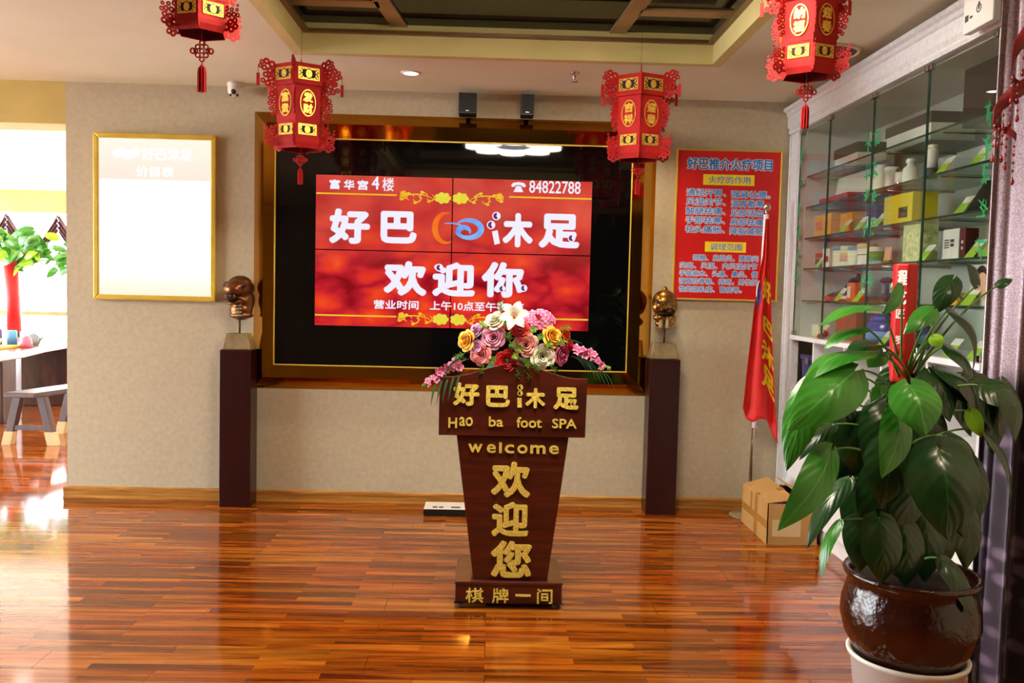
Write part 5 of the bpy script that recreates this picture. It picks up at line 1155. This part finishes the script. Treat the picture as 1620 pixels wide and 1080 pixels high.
for n_, (bx_, by_, bz_, tx_, ty_, tz_, w_, ro_, dr_, kind) in enumerate(LEAVES):
    lf = leaf_mesh((bx_, by_, bz_), (tx_, ty_, tz_), w_, ro_, dr_).build('leaf', M[('leaf_d', 'leaf_y', 'leaf_n')[kind]], pp, recalc=False)
    s0 = Vector((1.40+0.02*math.sin(n_*2.3), 2.945+0.02*math.cos(n_*1.7), max(0.53, min(1.18, bz_-0.10-0.12*abs(bx_-1.4)))))
    e0 = Vector((bx_, by_, bz_)); md = (s0+e0)*0.5+Vector((0, 0, 0.05+0.12*abs(bx_-1.4)))
    pts = []
    for k in range(13):
        t = k/12; pts.append(s0*(1-t)**2+md*2*t*(1-t)+e0*t*t)
    b = MB(); b.tube(pts, [0.0048-0.0018*k/12 for k in range(13)], 7); b.build('petiole', M['stem'], pp)
bs = thing('white_bucket', 'white plastic bucket under the oxblood plant pot', 'bucket', (1.43, 2.90, 0))
b = MB(); b.lathe([(0.0005, 0.165), (0.15, 0.165), (0.176, 0.272), (0.19, 0.28), (0.196, 0.276), (0.192, 0.262), (0.182, 0.262), (0.15, 0.0), (0.0005, 0.0)], 56, cap=False); b.build('tub', M['white'], bs)
b = MB(); b.annulus((0.165, -0.115, 0.235), 0.018, 0.024, Vector((0.57, 0.82, 0)), Vector((0, 0, 1)), Vector((0.82, -0.57, 0)), 0.008, 20); b.build('handle', M['rubber'], bs)

# ------------------------------------------------------------------ curtain and bead valance at the near end of the cabinet
cu = thing('curtain', 'gathered mauve curtain at the right edge, flowered lower part painted dark as shade', 'curtain', (0, 0, 0))
def cur(u, v):
    x = 1.815+0.60*u; a = u*2*math.pi*5
    return Vector((x+0.012*math.sin(a*0.5+v*2), 3.20+0.045*math.sin(a+0.4*math.sin(v*3))+0.02*math.sin(a*2.1+1.3), 2.74-2.72*v))
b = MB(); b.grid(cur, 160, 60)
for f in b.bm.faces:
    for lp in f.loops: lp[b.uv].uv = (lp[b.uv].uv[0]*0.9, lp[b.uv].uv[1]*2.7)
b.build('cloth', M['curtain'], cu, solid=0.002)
b = MB(); b.tube([(1.79, 3.20, 2.75), (2.44, 3.20, 2.75)], 0.009, 12); b.build('rail', M['white'], cu)
va = thing('bead_valance', 'dark red swagged ribbon fringe with hanging beads in front of the mauve curtain', 'bead fringe', (0, 0, 0))
def ribbon(pts, w, name='ribbon'):
    P = [Vector(p) for p in pts]; b = MB(); n = 16
    def fn(u, v):
        t = u*(len(P)-1); i = min(len(P)-2, int(t)); p = P[i].lerp(P[i+1], t-i)
        return p+Vector((0, 0.01*math.sin(u*6), w*(0.5-v)))
    b.grid(fn, n, 2); return b.build(name, M['ribbon'], va, solid=0.003)
SW = [[(1.76, 3.05, 2.272), (1.772, 3.05, 2.325), (1.80, 3.06, 2.372), (1.86, 3.07, 2.41), (1.95, 3.08, 2.44)], [(1.708, 3.05, 2.10), (1.74, 3.05, 2.15), (1.775, 3.05, 2.185), (1.81, 3.06, 2.21), (1.88, 3.07, 2.26)], [(1.712, 3.05, 2.085), (1.75, 3.05, 2.06), (1.79, 3.05, 2.035)], [(1.768, 3.05, 2.24), (1.80, 3.05, 2.215), (1.84, 3.06, 2.20)]]
for k, q in enumerate(SW): ribbon(q, (0.075, 0.06, 0.026, 0.022)[k])
rnd = random.Random(3)
for x, z, ln in ((1.712, 2.085, 0.12), (1.728, 2.075, 0.06), (1.742, 2.065, 0.10), (1.757, 2.055, 0.115), (1.785, 2.03, 0.14), (1.742, 2.135, 0.06), (1.765, 2.155, 0.07), (1.79, 2.18, 0.075), (1.765, 2.25, 0.085), (1.785, 2.225, 0.06), (1.80, 2.33, 0.07), (1.825, 2.36, 0.08)):
    b = MB(); b.tube([(x, 3.048, z), (x, 3.048, z-ln)], 0.0008, 5); b.build('bead_thread', M['ribbon'], va)
    zz = z-0.012; q = 0
    while zz > z-ln+0.02:
        r_ = 0.0045 if q % 2 else 0.0034
        b = MB(); b.ball((x, 3.048, zz), (r_, r_, r_*1.2), 8, 6); b.build('bead', M['beadred' if q % 2 else 'beadpink'], va); zz -= 0.014; q += 1
    b = MB(); b.lathe([(0.0005, 0.012), (0.004, 0.004), (0.0075, -0.008), (0.005, -0.016), (0.0005, -0.019)], 10, (x, 3.048, z-ln)); b.build('drop_bead', M['beadred'], va)

# ------------------------------------------------------------------ flowers on the lectern
fa = thing('flower_arrangement', 'low arrangement of artificial roses, a lily and pink sprays on the lectern top', 'flowers', (0, 0, 0))
def aim(d):
    d = Vector(d).normalized(); return d.to_track_quat('Z', 'Y').to_matrix().to_4x4()
def rose(c, r, mat, d):
    b = MB(); rnd = random.Random(int(c[0]*1000)+int(c[2]*777))
    for layer, (n, r0, r1, h0, h1, curl) in enumerate(((3, 0.10, 0.20, -0.1, 0.60, 0.02), (3, 0.20, 0.36, -0.15, 0.60, 0.06), (4, 0.28, 0.53, -0.25, 0.52, 0.10), (5, 0.34, 0.72, -0.35, 0.40, 0.16), (6, 0.38, 0.92, -0.45, 0.22, 0.22))):
        for k in range(n):
            ph = 2*math.pi*k/n+layer*0.9+rnd.uniform(-.15, .15); hw = math.pi/n*1.28; dh = rnd.uniform(-.05, .05); sk = 0.10 if k % 2 else -0.02
            def fn(u, v, ph=ph, hw=hw, r0=r0, r1=r1, h0=h0, h1=h1, curl=curl, dh=dh, sk=sk):
                w = 2*u-1; a = ph+w*hw*(0.6+0.4*math.sin(math.pi*min(1, v*0.7+0.25))); tip = max(0, v-0.72)/0.28
                rad = r*(r0+(r1-r0)*v**0.75 + curl*tip*(1-0.5*w*w) + sk*0.5*w*v)
                return Vector((rad*math.cos(a), rad*math.sin(a), r*(h0+(h1+dh-h0)*v*(1-0.14*w*w*v) - curl*0.8*tip*tip)))
            b.grid(fn, 7, 8)
    bmesh.ops.transform(b.bm, matrix=Matrix.Translation(c) @ aim(d), verts=b.bm.verts)
    return b.build('rose', mat, fa, recalc=False)
ROSES = [(-0.115, 1.236, 0.046, 'rose_yellow', (-.7, -.8, .15)), (0.008, 1.253, 0.052, 'rose_pink', (-.2, -1, .25)), (-0.048, 1.174, 0.047, 'rose_rose', (-.35, -1, .05)), (0.071, 1.145, 0.052, 'rose_red', (-.1, -1, .0)), (0.012, 1.328, 0.046, 'rose_white', (-.3, -.7, .6)),
         (0.128, 1.296, 0.044, 'rose_red', (.1, -1, .4)), (0.156, 1.225, 0.053, 'rose_peach', (0, -1, .2)), (0.232, 1.172, 0.053, 'rose_white', (.1, -1, .0)), (0.273, 1.262, 0.049, 'rose_yellow', (.5, -.8, .3)), (0.318, 1.180, 0.045, 'rose_mauve', (.8, -.7, -.1)), (0.335, 1.272, 0.032, 'rose_orange', (.8, -.5, .2)), (-0.070, 1.212, 0.03, 'rose_lilac', (-.6, -.8, .3)), (-0.072, 1.282, 0.032, 'rose_lilac', (-.6, -.8, .4)), (0.352, 1.225, 0.03, 'rose_red', (1, -.4, 0))]
for x, z, r_, mm, d in ROSES:
    rose((x, 3.985+0.10*max(0, (z-1.2))+0.02*abs(x-0.1), z), r_, M[mm], d)
b = MB()   # lily
for k in range(6):
    ph = k*math.pi/3+0.2
    def fn(u, v, ph=ph):
        w = 0.021*math.sin(math.pi*(0.10+0.88*v))**0.8; rad = 0.005+0.066*v**1.15; h = 0.05*math.sin(v*1.9)-0.02*v*v
        return Vector((rad*math.cos(ph)-(2*u-1)*w*math.sin(ph), rad*math.sin(ph)+(2*u-1)*w*math.cos(ph), h+0.006*abs(2*u-1)))
    b.grid(fn, 6, 12)
bmesh.ops.transform(b.bm, matrix=Matrix.Translation((0.100, 3.96, 1.345)) @ aim((-.1, -1, .35)), verts=b.bm.verts); li = b.build('lily', M['lilywhite'], fa, recalc=False)
b = MB()
for k in range(6):
    a = k*1.05; b.tube([(0.095, 3.955, 1.35), (0.095+0.012*math.cos(a), 3.91, 1.358+0.012*math.sin(a))], 0.001, 5); b.ball((0.095+0.012*math.cos(a), 3.908, 1.359+0.012*math.sin(a)), (0.0035, 0.002, 0.002), 6, 5)
b.build('stamens', M['rose_yellow'], li)
def floret(b, c, r, d, n=5):
    q = MB()
    for k in range(n):
        ph = 2*math.pi*k/n
        def fn(u, v, ph=ph):
            w = r*0.42*math.sin(math.pi*(0.1+0.85*v)); rad = r*(0.08+0.92*v)
            return Vector((rad*math.cos(ph)-(2*u-1)*w*math.sin(ph), rad*math.sin(ph)+(2*u-1)*w*math.cos(ph), r*(0.35*v-0.25*v*v+0.1*abs(2*u-1))))
        q.grid(fn, 3, 4)
    bmesh.ops.transform(q.bm, matrix=Matrix.Translation(c) @ aim(d), verts=q.bm.verts)
    me = bpy.data.meshes.new('f'); q.bm.to_mesh(me); q.bm.free(); b.bm.from_mesh(me); bpy.data.meshes.remove(me)
rnd = random.Random(11); b = MB()
for k in range(46):
    a = rnd.uniform(0, 6.28); h = rnd.uniform(-0.35, 1); s_ = math.sqrt(max(0, 1-h*h)); d = Vector((s_*math.cos(a), -abs(s_*math.sin(a)) if rnd.random() < .75 else s_*0.6, h))
    c = Vector((0.213, 4.04, 1.325))+Vector((d.x*0.068, d.y*0.05, d.z*0.052)); floret(b, c, 0.019, d+Vector((0, -.4, .1)), 4)
b.build('hydrangea', M['rose_pink'], fa, recalc=False)
def spike(p0, p1, sag, n, r):
    p0, p1 = Vector(p0), Vector(p1); b = MB()
    for k in range(n):
        t = k/(n-1); c = p0.lerp(p1, t)+Vector((0, 0, sag*math.sin(math.pi*t)))
        for q in range(3):
            d = Vector((rnd.uniform(-.7, .7), -1, rnd.uniform(-.6, .8))); floret(b, c+Vector((rnd.uniform(-.012, .012), rnd.uniform(-.01, .01), rnd.uniform(-.016, .016))), r*(1-0.35*t), d, 5)
    sp = b.build('flower_spike', M['rose_pink'], fa, recalc=False)
    st = MB(); e = p1+(p1-p0)*0.28; st.tube([p0.lerp(p1, -0.3), p0.lerp(p1, 0.3)+Vector((0, 0, sag)), p1, e], [0.003, 0.0028, 0.002, 0.001], 6)
    for k in range(9):
        t = k/8; c = p1.lerp(e, t)+Vector((rnd.uniform(-.006, .006), -.004, rnd.uniform(-.008, .008))); st.ball(c, (0.004, 0.004, 0.007), 6, 5)
    st.build('bud_stem', M['sprig'], sp)
spike((-0.150, 4.0, 1.128), (-0.272, 3.97, 1.052), 0.012, 8, 0.024)
spike((0.385, 4.0, 1.200), (0.505, 3.97, 1.138), 0.012, 8, 0.022)
def sprig(c, d, n, ln, lw, mat):
    c, d = Vector(c), Vector(d).normalized(); b = MB(); b.tube([c, c+d*ln], 0.0012, 5)
    for k in range(n):
        t = 0.2+0.8*k/n; p = c+d*ln*t
        a = k*2.4; o = (d.orthogonal().normalized()*math.cos(a)+d.cross(d.orthogonal().normalized())*math.sin(a)+d*0.5).normalized(); s_ = o.cross(d).normalized()
        def fn(u, v): return p+o*(lw*2.2*v)+s_*((2*u-1)*lw*0.55*math.sin(math.pi*(0.05+0.93*v)))
        b.grid(fn, 2, 4)
    return b.build('leaf_sprig', mat, fa, recalc=False)
for c, d, n in (((0.09, 3.99, 1.20), (0, -.6, .4), 12), ((0.10, 3.985, 1.16), (.1, -.6, .2), 12), ((0.085, 3.99, 1.24), (-.2, -.7, .5), 12), ((0.02, 3.985, 1.17), (-.3, -.6, -.3), 10), ((0.15, 3.98, 1.165), (.2, -.6, -.4), 12), ((0.19, 3.98, 1.15), (.3, -.5, -.6), 10), ((0.21, 3.99, 1.26), (.2, -.8, .1), 10), ((0.24, 3.99, 1.22), (.3, -.7, .2), 10), ((-0.02, 3.985, 1.29), (-.5, -.6, .5), 10), ((-0.03, 3.985, 1.14), (-.3, -.5, -.8), 10), ((0.12, 3.98, 1.13), (.0, -.4, -1), 12), ((0.155, 3.98, 1.12), (.3, -.4, -.9), 10), ((0.30, 3.99, 1.29), (.8, -.5, .4), 10), ((-0.12, 3.985, 1.18), (-.8, -.5, -.4), 10), ((0.06, 3.985, 1.30), (.1, -.8, .5), 10), ((0.18, 3.985, 1.285), (.1, -.8, .2), 10), ((0.26, 3.985, 1.14), (.6, -.5, -.5), 9), ((0.04, 4.0, 1.36), (-.1, -.4, 1), 8), ((0.11, 3.985, 1.215), (.3, -.8, -.1), 12), ((0.29, 3.99, 1.23), (.6, -.7, .3), 9)):
    sprig(c, d, n+6, 0.055, 0.0085, M['sprig'])
def blade(p, d, ln, sag, w=0.005):
    p, d = Vector(p), Vector(d).normalized(); s_ = d.cross(Vector((0, 1, 0.2))).normalized(); b = MB()
    b.grid(lambda u, v: p+d*ln*v+Vector((0, 0, -sag*v*v))+s_*((2*u-1)*w*math.sin(math.pi*(0.12+0.86*v))), 2, 10); return b.build('grass_blade', M['blade'], fa, recalc=False)
for k in range(6): blade((0.36+0.012*k, 3.985, 1.175-0.003*k), (0.55+0.05*k, -.3, 0.1), 0.10, 0.12)
for k in range(5): blade((0.42+0.022*k, 3.975, 1.155-0.012*k), (0.5, -.2, -0.15), 0.06, 0.07, 0.0035)
for k in range(5): blade((-0.14-0.026*k, 3.972, 1.08-0.008*k), (-0.18, -.25, -0.3), 0.055, 0.07, 0.005)
for k in range(4): blade((-0.10-0.014*k, 3.985, 1.15+0.006*k), (-0.6, -.3, 0.35-0.25*k), 0.09, 0.05, 0.005)
blade((0.34, 3.98, 1.252), (1, -.2, -0.1), 0.07, 0.01, 0.004)
b = MB(); b.lathe([(0.0005, 0.0), (0.11, 0.0), (0.13, 0.03), (0.10, 0.08), (0.0005, 0.10)], 24, (0.1, 4.135, 1.062)); b.build('foam_base', M['blade'], fa)

# ------------------------------------------------------------------ the bright tea room beyond the opening
tb = thing('tea_table', 'thick wooden tea table in the bright room beyond the opening', 'table', (0, 0, 0))
twood = wood_mat('tea_wood', '#6e4030', '#8a5844', '#a87460', axis=(6, 1, 6), rough=0.25); dwood = wood_mat('dark_tea_wood', '#2c1612', '#3a1e16', '#4c2a1e', axis=(6, 6, 1), rough=0.3)
b = MB(); b.prism([(-6.3, 8.25), (-4.62, 8.3), (-4.66, 8.9), (-4.80, 9.6), (-4.86, 10.2), (-5.08, 10.9), (-6.4, 10.95)], 0.675, 0.75, 'z'); b.build('slab', twood, tb, bevel=0.012)
for y in (8.95, 10.3):
    b = MB(); b.prism([(-5.75, y), (-4.90, y), (-4.87, y+0.2), (-4.93, y+0.42), (-5.75, y+0.4)], 0.0, 0.675, 'z'); b.build('leg', dwood, tb, bevel=0.01)
st = thing('wooden_bench', 'low dark wooden bench with splayed legs in the bright tea room', 'bench', (0, 0, 0))
def skew(p, k=0.28): return Vector((p[0]+k*(p[1]-7.85), p[1], p[2]))
b = MB(); b.box(-4.20, -3.93, 7.74, 8.60, 0.43, 0.475)
for v_ in b.bm.verts: v_.co = skew(v_.co)
b.build('seat', dwood, st, bevel=0.006)
for y in (7.84, 8.45):
    for sx in (-1, 1):
        b = MB(); xm = -4.065
        pts = [skew((xm+sx*0.20-0.035, y, 0)), skew((xm+sx*0.20+0.035, y, 0)), skew((xm+sx*0.20+0.035, y+0.05, 0)), skew((xm+sx*0.20-0.035, y+0.05, 0)), skew((xm+sx*0.10-0.035, y, 0.43)), skew((xm+sx*0.10+0.035, y, 0.43)), skew((xm+sx*0.10+0.035, y+0.05, 0.43)), skew((xm+sx*0.10-0.035, y+0.05, 0.43))]
        b.hexa(pts); lg = b.build('leg', dwood, st, bevel=0.004)
        b = MB(); f = [p+Vector((sgx*0.004, sgy*0.004, 0)) for p, sgx, sgy in zip(pts[:4], (-1, 1, 1, -1), (-1, -1, 1, 1))]; up_ = [p+(q-p)*0.27 for p, q in zip(f, [pts[4]+Vector((-.004, -.004, 0)), pts[5]+Vector((.004, -.004, 0)), pts[6]+Vector((.004, .004, 0)), pts[7]+Vector((-.004, .004, 0))])]
        b.hexa([v+Vector((0, 0, 0.0)) for v in f]+up_); b.build('pale_foot', tan_, lg)
    b = MB(); b.hexa([skew((-4.065+sx, y+dy, z)) for z in (0.13, 0.17) for sx, dy in ((-0.17, 0.01), (0.17, 0.01), (0.17, 0.04), (-0.17, 0.04))]); b.build('stretcher', dwood, st)
tr = thing('indoor_tree', 'leafy green tree with red wrapped trunk behind the tea table', 'tree', (-6.12, 11.45, 0))
b = MB(); b.lathe([(0.0005, 0.0), (0.20, 0), (0.26, 0.35), (0.28, 0.42), (0.25, 0.42), (0.22, 0.38), (0.0005, 0.38)], 28, cap=False); b.build('pot', M['white'], tr)
b = MB(); b.tube([(0.03, 0, 0.36), (0.01, 0, 0.85)], 0.06, 14); b.build('trunk', M['moss'], tr)
b = MB(); b.tube([(0.01, 0, 0.78), (0.0, 0, 1.2), (-0.03, 0, 1.68)], 0.085, 16); b.build('red_wrap', M['redpaper'], tr)
rnd = random.Random(5); heads = [(0.0, 1.80, 0.2), (0.32, 1.88, 0.16), (-0.3, 1.95, 0.2), (0.05, 2.0, 0.18), (0.66, 1.85, 0.16), (0.70, 1.70, 0.14), (-0.15, 1.70, 0.15), (0.25, 1.72, 0.12), (0.15, 1.92, 0.2)]
for hx, hz, _ in heads:
    b = MB(); b.tube([(-0.03, 0, 1.6), (hx*0.5, 0.02, (1.6+hz)/2+0.05), (hx, 0, hz)], [0.014, 0.01, 0.006], 7); b.build('branch', M['stem'], tr)
for k in range(95):
    hx, hz, sp_ = heads[k % len(heads)]
    c = Vector((hx+rnd.gauss(0, sp_*0.6), rnd.gauss(0, 0.12), hz+rnd.gauss(0, sp_*0.5))); d = Vector((rnd.uniform(-1, 1), rnd.uniform(-.6, .6), rnd.uniform(-.9, .3))).normalized(); ln = rnd.uniform(0.14, 0.24)
    leaf_mesh(c, c+d*ln, ln*0.55, rnd.uniform(-40, 40), 0.1).build('leaf', M['leaf_y' if k % 4 else 'leaf_n'], tr, recalc=False)
# things on the tea table
def pot_thing(name, label, cat, x, y, prof, mat, extra=None):
    t = thing(name, label, cat, (x, y, 0.751)); b = MB(); b.lathe(prof, 20, cap=False); b.build('body', mat, t)
    if extra: extra(t)
    return t
mustard = cm('#c8a020'); pinkc = cm('#d8687c'); bluec = cm('#5a9cc8'); grey_ = cm('#7c8488', None, 0.25)
def spout(t):
    b = MB(); b.tube([(0.05, 0, 0.04), (0.09, 0, 0.08), (0.105, 0, 0.10)], [0.014, 0.009, 0.007], 8); b.build('spout', grey_, t); b = MB(); b.tube([(-0.05, 0, 0.09), (-0.085, 0, 0.085), (-0.085, 0, 0.045), (-0.05, 0, 0.035)], 0.006, 8); b.build('handle', grey_, t); b = MB(); b.lathe([(0.05, 0.105), (0.03, 0.12), (0.008, 0.125), (0.01, 0.14), (0.0005, 0.145)], 16, cap=False); b.build('lid', grey_, t)
tray = thing('tea_tray', 'mustard yellow tea tray lying along the tea table edge', 'tray', (-5.05, 8.95, 0.7505)); b = MB(); b.box(-0.25, 0.16, -0.5, 0.35, 0, 0.02); b.build('board', mustard, tray, bevel=0.004); b = MB(); b.box(-0.24, 0.15, -0.49, 0.34, 0.02, 0.024); b.build('slats', yel, tray)
for (nm, lab, cat, x, y, prof, mm, ex) in (('tea_canister', 'blue canister with white lid at the foot of the red wrapped trunk', 'canister', -5.12, 9.55, [(0.0005, 0), (0.05, 0), (0.05, 0.14), (0.04, 0.16), (0.0005, 0.16)], bluec, None),
    ('tea_canister', 'dark violet canister at the left edge of the picture on the tea table', 'canister', -5.32, 9.62, [(0.0005, 0), (0.05, 0), (0.055, 0.15), (0.03, 0.18), (0.0005, 0.18)], violet, None),
    ('teapot', 'grey teapot in the middle of the tea table', 'teapot', -4.93, 9.62, [(0.0005, 0), (0.05, 0), (0.07, 0.04), (0.066, 0.085), (0.05, 0.105)], grey_, spout),
    ('tea_jar', 'pink jar with small lid right of the grey teapot', 'jar', -4.84, 9.30, [(0.0005, 0), (0.06, 0), (0.055, 0.06), (0.035, 0.11), (0.012, 0.12), (0.0005, 0.13)], pinkc, None),
    ('tea_bowl', 'pale bowl on the tea table in front of the violet canister', 'bowl', -5.24, 9.45, [(0.0005, 0), (0.035, 0), (0.06, 0.05), (0.065, 0.075), (0.058, 0.075), (0.03, 0.015), (0.0005, 0.012)], cream, None)):
    pot_thing(nm, lab, cat, x, y, prof, mm, ex)
for cx_, lab in ((-7.15, 'sheer mauve curtain parted like a tent, at the left edge of the bright window'), (-6.40, 'sheer mauve curtain parted like a tent, above the indoor tree by the wall edge')):
    t = thing('swag_curtain', lab, 'curtain', (cx_, 13.2, 2.44), (0, 0, 0), 'curtains along the tea room window')
    for sg in (-1, 1):
        b = MB()
        b.grid(lambda u, v: Vector((sg*(0.004+0.37*v)+sg*0.0*u, 0.03*math.sin(u*22+v*3), -0.02-0.62*v-(0.06+0.20*(1-0.5*v))*u)), 30, 14)
        b.build('panel', M['sheer'], t, solid=0.002)
